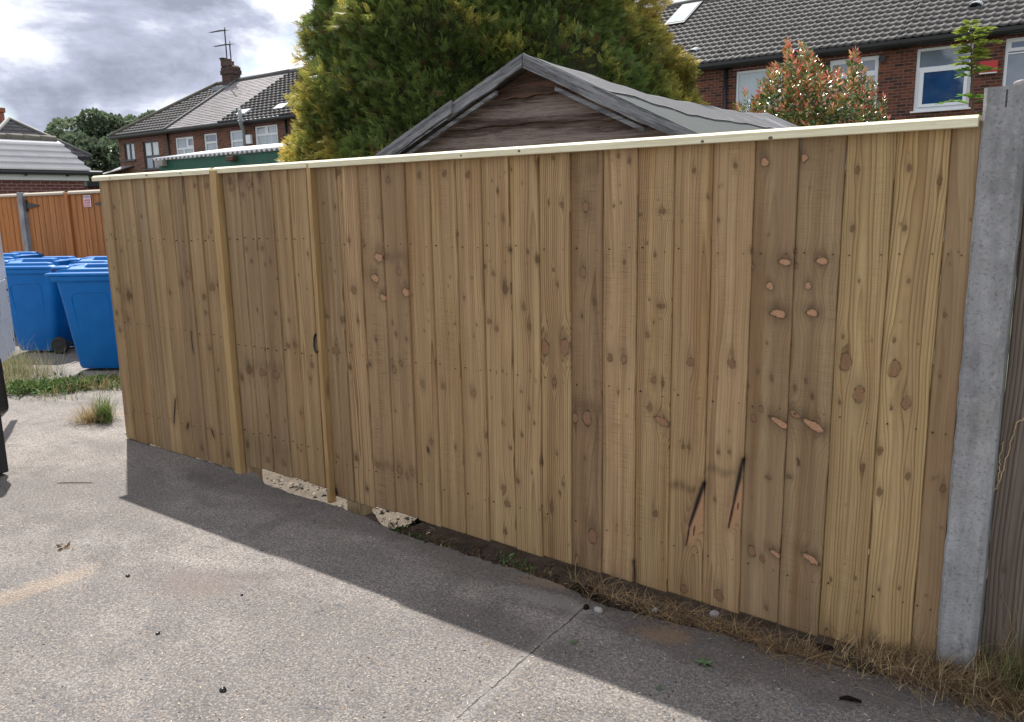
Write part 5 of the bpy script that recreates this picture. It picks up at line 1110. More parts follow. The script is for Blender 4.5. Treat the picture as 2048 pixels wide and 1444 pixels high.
def make_bin(label, loc, rz):
    t = thing('wheelie_bin', label, 'bin', loc, rz, 'blue wheelie bins')
    mb = MB(); loft(mb, [rrect(.15, .60, -.225, .225, .05, .03), rrect(.13, .62, -.235, .235, .06, .06), rrect(.09, .655, -.25, .25, .06, .35), rrect(.045, .70, -.268, .268, .06, .72), rrect(.012, .735, -.285, .285, .06, .955)])
    bd = mb.build('body', 'bin_plastic', t if False else None, bevel=0); bd.parent = t
    bd.data.polygons.foreach_set('use_smooth', [True] * len(bd.data.polygons))
    es = bd.modifiers.new('split', 'EDGE_SPLIT'); es.split_angle = math.radians(40)
    def side(x_, z_, s):       # y of the side wall at height z
        return s * (.225 + (.285 - .225) * (z_ - .03) / .925)
    for s in (-1, 1):
        mb = MB(); pts = []
        for x_, z_ in ((.235, .10), (.205, .40), (.175, .68), (.17, .76), (.185, .80), (.22, .82), (.50, .83), (.54, .82), (.555, .79), (.555, .72), (.54, .4), (.525, .10)): pts.append((x_, side(x_, z_, s) - s * .003, z_))
        mb.tube(pts, .009, 6); o = mb.build('side_rib', 'bin_plastic', None, smooth=True); o.parent = bd
    mb = MB(); loft(mb, [rrect(-.005, .75, -.295, .295, .05, .93), rrect(-.025, .765, -.302, .302, .05, .945), rrect(-.03, .77, -.304, .304, .05, .985)]); o = mb.build('rim', 'bin_plastic', None, bevel=.004); o.parent = bd
    mb = MB(); loft(mb, [rrect(-.075, .775, -.308, .308, .05, .987), rrect(-.08, .78, -.312, .312, .05, 1.0), rrect(-.075, .775, -.306, .306, .05, 1.015), rrect(.0, .74, -.275, .275, .06, 1.03), rrect(.02, .72, -.265, .265, .06, 1.055), rrect(.12, .66, -.20, .20, .08, 1.075)])
    ld = mb.build('lid', 'bin_plastic', None, smooth=False, bevel=.006); ld.parent = t
    for s in (-1, 1):
        mb = MB(); loft(mb, [rrect(-.045, .13, s * .17 - .095, s * .17 + .095, .02, 1.012), rrect(-.03, .16, s * .17 - .08, s * .17 + .08, .02, 1.075), rrect(.0, .15, s * .17 - .06, s * .17 + .06, .02, 1.085)]); o = mb.build('grip', 'bin_plastic', None, bevel=.005); o.parent = ld
        mb = MB(); mb.box(-.048, -.036, s * .17 - .055, s * .17 + .055, 1.028, 1.062); y_ = s * .17 + s * .094; mb.box(-.005, .095, min(y_, y_ - s * .02), max(y_, y_ - s * .02), 1.028, 1.060); o = mb.build('grip_recess_shade', 'bin_shadow', None); o.parent = ld  # dark blue boxes stand in for the shade inside the grips
    mb = MB()
    for yy in (-.16, .16): loft(mb, [rrect(.28, .74, yy - .07, yy + .07, .03, 1.05), rrect(.33, .70, yy - .05, yy + .05, .03, 1.105)])
    for yy in (0,): loft(mb, [rrect(.62, .78, -.24, .24, .03, 1.0), rrect(.64, .77, -.22, .22, .03, 1.075)])
    o = mb.build('lid_ridges', 'bin_plastic', None, bevel=.012); o.parent = ld
    for s in (-1, 1):
        mb = MB(); mb.tube([(.70, s * .235, .10), (.70, s * .245, .10), (.70, s * .285, .10), (.70, s * .292, .10)], [.085, .10, .10, .085], 24); w = mb.build('wheel', 'rubber', None, smooth=False); w.parent = t
        mb = MB(); mb.tube([(.70, s * .28, .10), (.70, s * .2955, .10)], [.055, .045], 16); o = mb.build('rim', 'black_plastic', None); o.parent = w
    mb = MB(); mb.tube([(.70, -.24, .10), (.70, .24, .10)], .012, 8); o = mb.build('axle', 'dark_metal', None); o.parent = t
    mb = MB(); mb.tube([(.78, -.2, .96), (.85, -.2, .985), (.85, .2, .985), (.78, .2, .96)], .014, 8); o = mb.build('handle', 'bin_plastic', None, smooth=True); o.parent = t
    return t
plain('bin_shadow', (0.004, 0.03, 0.13), 0.6, 0.05)
def place_bin(label, pxl, pyl, rz, dx=0):
    q = G(pxl, pyl); c_, s_ = math.cos(rz), math.sin(rz)     # the near-side front bottom corner stands at that spot
    lx, ly = .16, -.22; return make_bin(label, (q[0] - (c_ * lx - s_ * ly), q[1] - (s_ * lx + c_ * ly), 0), rz)
place_bin('nearest blue wheelie bin, standing beside the end of the new fence', 164, 742, math.radians(33))
place_bin('blue wheelie bin standing next to the white van door, left of the nearest bin', 42, 706, math.radians(30))
make_bin('blue wheelie bin behind the nearest one, only its lid showing', (-10.05, 1.93, 0), math.radians(28))
make_bin('blue wheelie bin behind the white van door, only a sliver of lid showing', (-12.35, 1.75, 0), math.radians(24))

# ------------------------------------------------------------ white van with its rear door swung open (mostly outside the frame)
van = thing('white_van', 'white van at the left edge with its rear door open and black bumper', 'van', (-8.2, -2.0, 0))
mb = MB(); loft(mb, [[(x, y, z) for x, y in ((-6.10, -2.55), (-6.10, -.98), (-10.9, -.98), (-10.9, -2.55))] for z in (.34, 1.95)])
prof = [(-10.95, .35), (-6.12, .35), (-6.05, 1.0), (-6.18, 1.92), (-6.4, 1.98), (-9.0, 1.98), (-9.9, 1.25), (-10.9, 1.05)]
mb = MB(); mb.prism(prof, 'y', -2.58, -.98); bdy = mb.build('body', 'van_white', van, bevel=.05)
mb = MB(); mb.prism([(-9.75, 1.30), (-9.05, 1.90), (-8.3, 1.90), (-8.3, 1.30)], 'y', -.975, -.968); mb.build('side_window', 'glass_dark', van)
mb = MB(); mb.prism([(-6.075, .60), (-6.075, .8), (-6.0, .8), (-5.86, .74), (-5.84, .40), (-5.95, .34), (-6.11, .34)], 'y', -2.60, -.955); mb.build('bumper', 'black_plastic', van, bevel=.03)
mb = MB(); mb.box(-6.10, -6.035, -1.10, -.985, .95, 1.5); mb.build('tail_light', 'red_paint', van, bevel=.01)
for wx in (-6.95, -10.1):
    for wy in (-1.10, -2.44):
        mb = MB(); mb.tube([(wx, wy - .1, .31), (wx, wy - .08, .31), (wx, wy + .08, .31), (wx, wy + .1, .31)], [.27, .31, .31, .27], 28); w = mb.build('wheel', 'rubber', van)
        mb = MB(); mb.tube([(wx, wy + .085, .31), (wx, wy + .104, .31)], [.19, .17], 20); mb.build('rim', 'grey_metal', w)
mb = MB(); mb.box(-5.98, -5.80, -1.16, -1.03, .02, .40); mb.build('mudflap', 'rubber', van, bevel=.01)
he, oe = Vector((-6.28, -.95, 0)), Vector((G(33, 700, .5)[0] - .30, G(33, 700, .5)[1] - .17, 0)); dd = (oe - he).normalized(); nn_ = Vector((-dd.y, dd.x, 0));
if nn_.y < 0: nn_ = -nn_
def dpt(s, n_, z): p = he + dd * s + nn_ * n_; return (p.x, p.y, z)
LD = (oe - he).length
outline = [(0, .50), (LD - .06, .50), (LD, .57), (LD, 1.2), (LD - .03, 1.93), (0, 1.93)]
mb = MB(); n = len(outline); mb.v = [dpt(s, 0, z) for s, z in outline] + [dpt(s, -.05, z) for s, z in outline]; mb.f = [tuple(range(n)), tuple(range(n, 2 * n))[::-1]] + [(i, i + n, (i + 1) % n + n, (i + 1) % n) for i in range(n)]; mb.m = [0] * len(mb.f)
dr = mb.build('rear_door', 'van_white', van, bevel=.012)
def dpad(name, s0, s1, z0, z1, n0, n1, mat):
    mb = MB(); vs = [dpt(s, n_, z) for n_ in (n0, n1) for s, z in ((s0, z0), (s1, z0), (s1, z1), (s0, z1))]; mb.add(vs, [(0, 1, 2, 3), (7, 6, 5, 4), (0, 4, 5, 1), (1, 5, 6, 2), (2, 6, 7, 3), (3, 7, 4, 0)]); return mb.build(name, mat, dr, bevel=.006)
dpad('inner_panel', LD - .62, LD - .13, .80, 1.10, -.003, .006, 'van_white'); dpad('latch', LD - .12, LD - .075, 1.00, 1.025, -.002, .008, 'dark_metal')
for s, z, r in ((LD - .05, 1.10, .009), (LD - .08, .60, .013), (LD - .07, .95, .006), (LD - .075, .92, .006), (LD - .08, 1.04, .005)):
    mb = MB(); mb.tube([dpt(s, -.002, z), dpt(s, .003, z)], r, 10); mb.build('bolt', 'dark_metal', dr)
van.location = (van.location[0] + .30, van.location[1] + .17, 0)

# ------------------------------------------------------------ leaves and blades
def rot_from(z, spin):                                # (n,3) outward axes + spin -> (n,3,3) columns x,y,z
    z = z / np.linalg.norm(z, axis=1, keepdims=True); ref = np.where(np.abs(z[:, 2:3]) < .9, np.array([[0, 0, 1.]]), np.array([[1., 0, 0]]))
    x = np.cross(ref, z); x /= np.linalg.norm(x, axis=1, keepdims=True); y = np.cross(z, x)
    c, s = np.cos(spin)[:, None], np.sin(spin)[:, None]; x2 = x * c + y * s; y2 = -x * s + y * c
    return np.stack([x2, y2, z], 2)
def scatter(name, tv, tf, pos, R, sc, col, mat, parent=None, smooth=False, tcol=None):
    """tv (m,3), tf (k,3|4), pos (n,3), R (n,3,3), sc (n,) or (n,3), col (n,3); tcol (m,) mixes towards the tip colour col2"""
    n, m = len(pos), len(tv); sc = np.asarray(sc).reshape(n, 1, -1)
    P_ = (tv[None] * sc) @ np.transpose(R, (0, 2, 1)) + pos[:, None]
    F_ = tf[None] + (np.arange(n) * m)[:, None, None]
    C = np.repeat(col[:, None, :], m, 1)
    if tcol is not None: C = C * tcol[None, :, None]
    C = np.concatenate([C, np.ones((n, m, 1))], 2)
    return mesh_np(name, P_.reshape(-1, 3), F_.reshape(-1, tf.shape[1]), mat, parent, {'tint': ('FLOAT_COLOR', C.reshape(-1, 4))}, smooth=smooth)
def spray(seed, nl=9):                                # flat feathery conifer spray, length 1 along +z
    r = np.random.RandomState(seed); V, F_ = [], []
    def blade(a, d, L, w):
        d = d / np.linalg.norm(d); s = np.cross(d, (0, 1, .2)); s /= np.linalg.norm(s); k = len(V)
        V.extend([a - s * w, a + s * w, a + d * L * .6 + s * w * .9, a + d * L, a + d * L * .6 - s * w * .9][:4]); V[-1] = a + d * L; F_.append((k, k + 1, k + 2, k + 3))
    for i in range(nl):
        t = i / nl; s = 1 if i % 2 else -1
        blade(np.array([0, .05 * math.sin(i), t * .75]), np.array([s * (.9 - .35 * t), r.uniform(-.35, .35), .75 + .3 * t]), (.50 - .25 * t) * r.uniform(.8, 1.15), .035)
        if i % 2 == 0: blade(np.array([s * .16, .0, t * .75 + .18]), np.array([s * .5, r.uniform(-.4, .4), 1.]), .24, .028)
    blade(np.array([0, 0, .0]), np.array([.03, .03, 1.]), 1.0, .03)
    return np.array(V), np.array(F_)
# golden conifer: several leaders merged in one broad crown
fw = np.array([RW[0, 2], RW[1, 2]]); fw /= np.linalg.norm(fw)
def crown_px(px, dist): d = DIR(px, 420); d2 = np.array([d[0], d[1]]); d2 /= np.linalg.norm(d2); return np.array([0, -CAMD]) + d2 * dist
LOB = []   # cx, cy, radius, height, exponent
for px, dist, rad, hgt in ((1000, 11.4, 2.05, 7.6), (858, 11.4, 1.85, 7.0), (1155, 11.6, 1.60, 5.5), (735, 11.3, 0.95, 5.6), (1285, 11.4, 1.0, 3.95), (900, 10.3, 1.4, 5.8), (1090, 10.3, 1.4, 5.2), (668, 11.2, .52, 3.6), (1368, 11.3, .60, 3.4)):
    c_ = crown_px(px, dist); LOB.append((c_[0], c_[1], rad, hgt))
def lob_r(rad, h, z): t = np.clip(z / h, 0, 1); return rad * np.power(np.clip(1 - t ** 2.4, 0, 1), .62) * (.93 + .07 * np.cos(t * 3))
ct_ = crown_px(1000, 11.3)
con = thing('golden_conifer', 'huge bushy green and golden conifer standing behind the garden shed', 'tree', (ct_[0], ct_[1], -.13))
mb = MB(); mb.tube([(ct_[0], ct_[1], -.13), (ct_[0] + .05, ct_[1], 2.5), (ct_[0], ct_[1] + .1, 5.5), (ct_[0], ct_[1], 7.2)], [.22, .17, .09, .03], 10)
for k in range(26):
    a = k * 2.4; z = .6 + k * .22; L_ = 1.6 * (1 - z / 8); mb.tube([(ct_[0], ct_[1], z), (ct_[0] + math.cos(a) * L_ * .5, ct_[1] + math.sin(a) * L_ * .5, z + .25), (ct_[0] + math.cos(a) * L_, ct_[1] + math.sin(a) * L_, z + .7)], [.05, .03, .015], 6)
mb.build('trunk', 'bark', con)
rs = np.random.RandomState(5); PT, NM, CB = [], [], []
while sum(len(p) for p in PT) < 66000:
    li = rs.randint(len(LOB)); cx, cy, rad, h = LOB[li]; n = 4000
    if rs.rand() > (rad * h) / 17: continue
    z = rs.uniform(0.5, h * .995, n); a = rs.uniform(0, 2 * math.pi, n); r0 = lob_r(rad, h, z)
    keep = rs.rand(n) < (r0 / rad + .05); z, a, r0 = z[keep], a[keep], r0[keep]
    p = np.stack([cx + r0 * np.cos(a), cy + r0 * np.sin(a), z], 1)
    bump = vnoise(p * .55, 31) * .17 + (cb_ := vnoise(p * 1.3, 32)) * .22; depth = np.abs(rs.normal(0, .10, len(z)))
    p[:, 0] += np.cos(a) * (bump - depth); p[:, 1] += np.sin(a) * (bump - depth)
    ins = np.zeros(len(p), bool)
    for lj, (qx, qy, qr, qh) in enumerate(LOB):
        if lj != li: ins |= (np.hypot(p[:, 0] - qx, p[:, 1] - qy) < lob_r(qr, qh, p[:, 2]) - .30) & (p[:, 2] < qh)
    far_ = ((p[:, 0] - ct_[0]) * fw[0] + (p[:, 1] - ct_[1]) * fw[1]) > 1.1     # the hidden far side needs fewer sprays
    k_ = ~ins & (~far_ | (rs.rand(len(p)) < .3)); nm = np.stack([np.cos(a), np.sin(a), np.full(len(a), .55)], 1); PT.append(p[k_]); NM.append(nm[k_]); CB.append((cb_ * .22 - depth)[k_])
PT, NM = np.concatenate(PT), np.concatenate(NM); CB = np.concatenate(CB); n = len(PT)
NMj = NM + rs.normal(0, .48, (n, 3)); R_ = rot_from(NMj, rs.uniform(0, 6.28, n))
# golden young tips and patches; sunlight on outer left and upper right painted as gold
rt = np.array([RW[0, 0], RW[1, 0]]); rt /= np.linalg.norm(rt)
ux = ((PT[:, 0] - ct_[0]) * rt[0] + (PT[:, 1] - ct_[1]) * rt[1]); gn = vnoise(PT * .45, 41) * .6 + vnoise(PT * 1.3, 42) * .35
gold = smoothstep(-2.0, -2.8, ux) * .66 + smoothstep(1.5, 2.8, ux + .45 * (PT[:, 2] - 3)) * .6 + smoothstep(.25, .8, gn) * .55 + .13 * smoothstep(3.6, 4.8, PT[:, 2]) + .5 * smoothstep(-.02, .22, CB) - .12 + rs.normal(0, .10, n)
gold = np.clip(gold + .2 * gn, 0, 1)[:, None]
lum = (.92 + .9 * np.clip(CB + .08, -.35, .35) + .15 * vnoise(PT * 2.2, 44) + rs.normal(0, .28, n))[:, None]  # deep sprays darkened, outer tips brightened: crown shade put into the tint
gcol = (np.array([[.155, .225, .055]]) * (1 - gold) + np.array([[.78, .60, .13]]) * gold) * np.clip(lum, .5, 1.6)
brn = rs.rand(n) < .04; gcol[brn] = np.array([.16, .09, .035])
third = rs.randint(0, 3, n); crown_parts = []
V3 = []; F3 = []; C3 = []; kk = 0
for s_ in range(3):
    tv, tf = spray(s_ + 1); m_ = third == s_; sc = rs.uniform(.085, .165, m_.sum())
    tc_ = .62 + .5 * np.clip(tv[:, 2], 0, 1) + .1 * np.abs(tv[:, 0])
    P_ = (tv[None] * sc[:, None, None]) @ np.transpose(R_[m_], (0, 2, 1)) + PT[m_][:, None]; mm = len(tv)
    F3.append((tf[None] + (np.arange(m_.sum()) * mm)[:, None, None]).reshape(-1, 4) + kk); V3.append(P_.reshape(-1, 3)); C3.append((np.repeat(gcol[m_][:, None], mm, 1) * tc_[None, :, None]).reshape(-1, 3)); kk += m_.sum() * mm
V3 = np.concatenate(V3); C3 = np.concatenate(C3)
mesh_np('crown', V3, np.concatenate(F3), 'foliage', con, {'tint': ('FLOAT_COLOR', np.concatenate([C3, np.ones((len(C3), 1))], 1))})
# dense dead-brown inside that closes the crown
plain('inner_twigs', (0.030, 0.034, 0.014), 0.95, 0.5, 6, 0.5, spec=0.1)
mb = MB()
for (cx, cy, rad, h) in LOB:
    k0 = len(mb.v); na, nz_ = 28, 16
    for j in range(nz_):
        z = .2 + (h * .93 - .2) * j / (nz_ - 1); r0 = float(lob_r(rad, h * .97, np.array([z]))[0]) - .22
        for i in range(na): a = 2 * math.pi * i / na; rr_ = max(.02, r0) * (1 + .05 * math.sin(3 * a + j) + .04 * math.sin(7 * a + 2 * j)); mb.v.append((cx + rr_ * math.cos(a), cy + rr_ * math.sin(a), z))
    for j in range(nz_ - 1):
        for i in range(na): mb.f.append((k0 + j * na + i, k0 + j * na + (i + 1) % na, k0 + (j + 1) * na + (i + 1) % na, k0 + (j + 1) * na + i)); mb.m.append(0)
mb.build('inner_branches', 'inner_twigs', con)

# broad leaf: folded lamina along +z
LEAF = (np.array([[0, 0, 0], [-.20, .05, .35], [0, -.03, .38], [.20, .05, .35], [-.15, .04, .75], [0, -.05, .78], [.15, .04, .75], [0, 0.02, 1.0]]),
        np.array([[0, 2, 1, 1], [0, 3, 2, 2], [1, 2, 5, 4], [2, 3, 6, 5], [4, 5, 7, 7], [5, 6, 7, 7]]))
LEAFQ = (np.array([[0, 0, 0], [.19, .05, .42], [0, 0.03, 1.0], [-.19, .05, .42], [0, -.04, .5]]), np.array([[0, 1, 4], [1, 2, 4], [2, 3, 4], [3, 0, 4]]))
def shoots(name_thing, label, base, hub, n_shoots, shape, leaf, leaves_per, colf, seed, stems=6, mat='glossy_foliage'):
    """bush: leaders from the base to shoots spread through the crown's volume, leaves whorled along each shoot"""
    r = np.random.RandomState(seed); t = thing(name_thing, label, 'bush', base)
    tips = shape(r, n_shoots); mb = MB(); b = np.array(base)
    for i, p in enumerate(tips):
        if i % stems: continue
        mid = b + (p - b) * .5 + r.normal(0, .06, 3); mid[2] = b[2] + (p[2] - b[2]) * .45; mb.tube([tuple(b + (p - b) * .03), tuple(mid), tuple(p)], [.022, .012, .004], 5)
    mb.build('stems', 'bark', t)
    pos, nm, cs, sc = [], [], [], []
    for p in tips:
        d = np.array([p[0] - hub[0], p[1] - hub[1], (p[2] - hub[2]) * .8 + .5]); d /= np.linalg.norm(d); d = d * .55 + np.array([0, 0, .75]); d /= np.linalg.norm(d); L = r.uniform(.16, .30)
        for k in range(leaves_per):
            f_ = k / leaves_per; q = p + d * (f_ - .6) * L; a = k * 2.4 + r.uniform(-.4, .4); s_ = np.cross(d, (math.cos(a), math.sin(a), .1)); s_ /= np.linalg.norm(s_)
            op = .35 + .9 * f_; nm.append(s_ * (1.25 - .55 * f_) + d * op + r.normal(0, .12, 3)); pos.append(q); cs.append(colf(r, p, f_)); sc.append(leaf * r.uniform(.7, 1.15) * (1 - .25 * f_))
    pos, nm, cs, sc = map(np.array, (pos, nm, cs, sc)); scatter('leaves', LEAFQ[0], LEAFQ[1], pos, rot_from(nm, r.uniform(0, 6.28, len(pos))), sc, cs, mat, t)
    return t
YB = 9.0; bl = P(1480, 245, YB); brr = P(1760, 245, YB); tp1 = P(1578, 92, YB); tp2 = P(1700, 110, YB); bc = np.array([(bl[0] + brr[0]) / 2, YB + .3, 0])
print('bush', bl, brr, tp1, tp2)
def bshape(r, n):
    out = []
    while len(out) < n:
        x = r.uniform(bl[0] - .2, brr[0] + .05); y = YB + .35 + r.uniform(-.75, .75); z = r.uniform(1.2, 3.75)
        u = (x - bl[0] + .2) / (brr[0] - bl[0] + .25); zt_ = 2.94 + .55 * math.sin(math.pi * min(1, max(0, u))) ** .6 + .62 * math.exp(-((x - tp1[0]) / .22) ** 2) + .26 * math.exp(-((x - tp2[0]) / .13) ** 2) + .06 * math.sin(x * 23)
        zt_ -= .5 * ((y - YB - .35) / .8) ** 2
        if u > .9: zt_ -= (u - .9) * 5
        if z < zt_ - .12 and (z > zt_ - 1.3 or r.rand() < .35) and (r.rand() < .25 + .75 * smoothstep(zt_ - .9, zt_ - .2, np.array(z)) or abs(y - YB - .35) > .4): out.append(np.array([x, y, z]))
    return out
def bcol(r, p, f_):
    u = (p[2] - 2.3) / 1.2; red = (r.rand() < .12 + .55 * max(0, min(1, u))) and f_ > .30
    if red: c = np.array([.60, .15, .10]) if r.rand() < .5 else np.array([.50, .26, .09])
    else: c = np.array([.085, .14, .040]) if r.rand() < .65 else np.array([.20, .22, .06])
    return c * r.uniform(.85, 1.65)
shoots('photinia_bush', 'red tipped glossy green bush in front of the brick houses on the right', (bc[0], bc[1], -.13), (bc[0], bc[1], 1.6), 860, bshape, .112, 15, bcol, 9)

# sapling with feathered leaves right behind the new fence, beside the concrete post
YP = .75; s0, s1 = P(1946, 300, YP), P(1942, 88, YP)
sp_ = thing('ash_sapling', 'young bright green sapling with feathered leaves beside the concrete post', 'sapling', (s0[0] - .02, YP, -.13))
mb = MB(); stemp = [(s0[0] - .02, YP, -.13), (s0[0] - .01, YP, 1.2), (s0[0], YP, s0[2]), (P(1945, 200, YP)[0], YP, P(1945, 200, YP)[2]), tuple(s1)]; mb.tube(stemp, [.012, .009, .006, .005, .002], 7)
r = np.random.RandomState(3); pos, nm, cs, sc = [], [], [], []
zlow = P(1945, 235, YP)[2]; ztop = s1[2]
fr = [(zlow - .01, 2.9, .13), (zlow + .0, .3, .12), (zlow + .045, 3.3, .15), (zlow + .05, .4, .10), (zlow + .15, 2.6, .07), (zlow + .16, .2, .10), (zlow + .19, 3.5, .075), (zlow + .20, 5.6, .09), (zlow + .22, 1.2, .09), (zlow + .25, .1, .13), (zlow + .26, 3.0, .075), (zlow + .28, 5.2, .09), (zlow + .29, 1.8, .08), (zlow + .31, .5, .10), (zlow + .32, 3.7, .05), (ztop - .05, 1.0, .06), (ztop - .04, 5.9, .06), (ztop - .02, 3.0, .035)]
fr += [(z + .02, a + 1.1, L * .8) for z, a, L in fr[2:-2]]
fr += [(ztop - .03 - .025 * k, a, .05) for k, a in enumerate((.3, 2.7, 4.4, 1.4))]
for z, a, L in fr:
    L = L * .62
    o_ = np.array([s0[0] + (s1[0] - s0[0]) * (z - s0[2]) / (s1[2] - s0[2]), YP, z]); d = np.array([math.cos(a), math.sin(a) * .8, .55]); pts = [o_ + d * L * t + np.array([0, 0, -.35 * L * t * t]) for t in np.linspace(0, 1, 7)]
    mb.tube([tuple(p) for p in pts], .0016, 4)
    for k in range(1, 7):
        for s in (-1, 1, 0):
            if s == 0 and k < 6: continue
            dd_ = pts[k] - pts[k - 1]; dd_ /= np.linalg.norm(dd_); side = np.cross(dd_, (0, 0, 1)); v = dd_ * (.6 if s else 1) + side * s * .8 + r.normal(0, .1, 3); pos.append(pts[k]); nm.append(v); cs.append(np.array([.13, .26, .035]) * r.uniform(.75, 1.5) if z < ztop - .1 else np.array([.26, .33, .06]) * r.uniform(.8, 1.2)); sc.append(.036 * r.uniform(.8, 1.15))
mb.build('stem', 'bark', sp_)
pos, nm, cs, sc = map(np.array, (pos, nm, cs, sc)); scatter('leaves', LEAFQ[0] * np.array([1.15, 1, 1]), LEAFQ[1], pos, rot_from(nm, r.uniform(-.5, .5, len(pos))), sc, cs, 'foliage', sp_)

# trees far beyond the houses, each its own crown and trunk
def far_tree(label, cx, cy, H, Rx, seed, col, nleaf=13000):
    r = np.random.RandomState(seed); t = thing('broadleaf_tree', label, 'tree', (cx, cy, -.13), group='distant trees behind the houses')
    mb = MB(); mb.tube([(cx, cy, -.13), (cx, cy, H * .45), (cx + .3, cy, H * .8)], [.45, .3, .1], 8)
    for k in range(7): a = k * .9; mb.tube([(cx, cy, H * .35), (cx + math.cos(a) * Rx * .6, cy + math.sin(a) * Rx * .6, H * .7)], [.16, .05], 5)
    mb.build('trunk', 'bark', t)
    lob = [(cx + r.normal(0, Rx * .42), cy + r.normal(0, Rx * .42), H * r.uniform(.42, .84), Rx * r.uniform(.30, .52)) for _ in range(15)]; P_, N_ = [], []
    for lx, ly, lz, lr in lob:
        n = int(nleaf / 15); v = r.normal(size=(n, 3)); v /= np.linalg.norm(v, axis=1, keepdims=True); rr_ = lr * (1 - np.abs(r.normal(0, .12, n))) * (1 + .12 * vnoise(v * 2 + lx, seed)); p = np.array([lx, ly, lz]) + v * rr_[:, None] * np.array([1, 1, .8]); P_.append(p); N_.append(v)
    P_, N_ = np.concatenate(P_), np.concatenate(N_); n = len(P_); P_[:, 2] = np.clip(P_[:, 2], 1.5, H)
    c = np.array([col]) * (1 + .3 * vnoise(P_ * .25, seed + 1) + r.normal(0, .2, n))[:, None]
    tv = np.array([[-.5, 0, 0], [0, .1, -.35], [.5, 0, 0], [0, -.1, .6]]); scatter('crown', tv, np.array([[0, 1, 2, 3]]), P_, rot_from(N_ + r.normal(0, .5, (n, 3)), r.uniform(0, 6.28, n)), r.uniform(.22, .5, n), np.clip(c, .01, 1), 'foliage', t)
    return t
def ftp(px, py, D_):   # ground position for a treetop at that pixel, and its height
    d = DIR(px, py); h = np.hypot(d[0], d[1]); p = CAM + d * (D_ / h); return p[0], p[1], p[2]
for k, (lab, px, py, D_, Rx, col) in enumerate((('leftmost of the distant trees, low pale green crown beside the bungalow roof', 105, 262, 95, 3.4, (.17, .20, .13)),  # greyed, paler greens carry the distance haze in the colour
        ('rounded green tree between the leftmost low tree and the tall dark one', 150, 244, 92, 3.8, (.15, .19, .115)), ('broad mid green distant tree left of the highest crown', 205, 224, 88, 4.2, (.14, .18, .105)),
        ('highest crown of the distant trees', 255, 210, 86, 4.2, (.12, .16, .095)), ('distant tree nearest the hipped terrace roof', 312, 213, 84, 3.6, (.13, .165, .10)), ('darker lower tree in front of the other distant trees', 215, 262, 78, 4.4, (.10, .135, .08)))):
    x, y, z = ftp(px, py, D_); far_tree(lab, x, y, z, Rx, 60 + k, col)

# ------------------------------------------------------------ grass, weeds, litter
def blades(name, pos, L, lean, col, w=.003, seed=0, seg=3, mat='grass_blades', kind='stuff', flat=0.0):
    r = np.random.RandomState(seed); n = len(pos); az_ = r.uniform(0, 6.28, n); L = L * r.uniform(.5, 1.25, n); ln = lean * r.uniform(.3, 1.5, n)
    d = np.stack([np.cos(az_), np.sin(az_)], 1); s = np.stack([-d[:, 1], d[:, 0]], 1); V = []
    for k in range(seg + 1):
        t = k / seg; h = L * (t * np.maximum(np.cos(np.minimum(ln, 1.55)), .03) + .12 * np.sin(t * 3.1) * (ln > 1.3)) * (1 - .25 * ln.clip(0, 1.5) * t); o = L * np.sin(np.minimum(ln, 1.5)) * t ** 1.5; ww = w * (1 - t * .85); 
        wob = r.normal(0, .04, (n, 2)) * L[:, None] * t
        c_ = np.stack([pos[:, 0] + d[:, 0] * o + wob[:, 0], pos[:, 1] + d[:, 1] * o + wob[:, 1], pos[:, 2] + np.maximum(h, .002)], 1); V.append(c_ - np.c_[s * ww, np.zeros(n)]); V.append(c_ + np.c_[s * ww, np.zeros(n) + .0004])
    V = np.stack(V, 1); m_ = V.shape[1]; tf = np.array([(2 * k, 2 * k + 1, 2 * k + 3, 2 * k + 2) for k in range(seg)])
    F_ = (tf[None] + (np.arange(n) * m_)[:, None, None]).reshape(-1, 4); C = np.repeat(np.concatenate([col, np.ones((n, 1))], 1)[:, None], m_, 1).reshape(-1, 4)
    return mesh_np(name, V.reshape(-1, 3), F_, mat, None, {'tint': ('FLOAT_COLOR', C)})
def line_pts(pa, pb, n, sp, z=0.0, seed=0, zj=0.0):
    r = np.random.RandomState(seed); t = r.rand(n)[:, None]; a = np.array(pa)[None, :2]; b_ = np.array(pb)[None, :2]; p = a + (b_ - a) * t + r.normal(0, 1, (n, 2)) * np.array(sp)[None]
    return np.c_[p, np.full(n, z) + r.uniform(0, 1, n) * zj]
STRAW, GRN, DRY = np.array([.42, .32, .16]), np.array([.10, .16, .045]), np.array([.30, .20, .11])
def clumpy(p, seed, thr=-.1, sc=2.2):
    q = p.copy(); q[:, 2] = 0; return p[vnoise(q * sc, seed) > thr]
def cols(n, mix, seed): 
    r = np.random.RandomState(seed); c = np.array([mix[i] for i in r.choice(len(mix), n)]); return c * r.uniform(.65, 1.35, (n, 1))
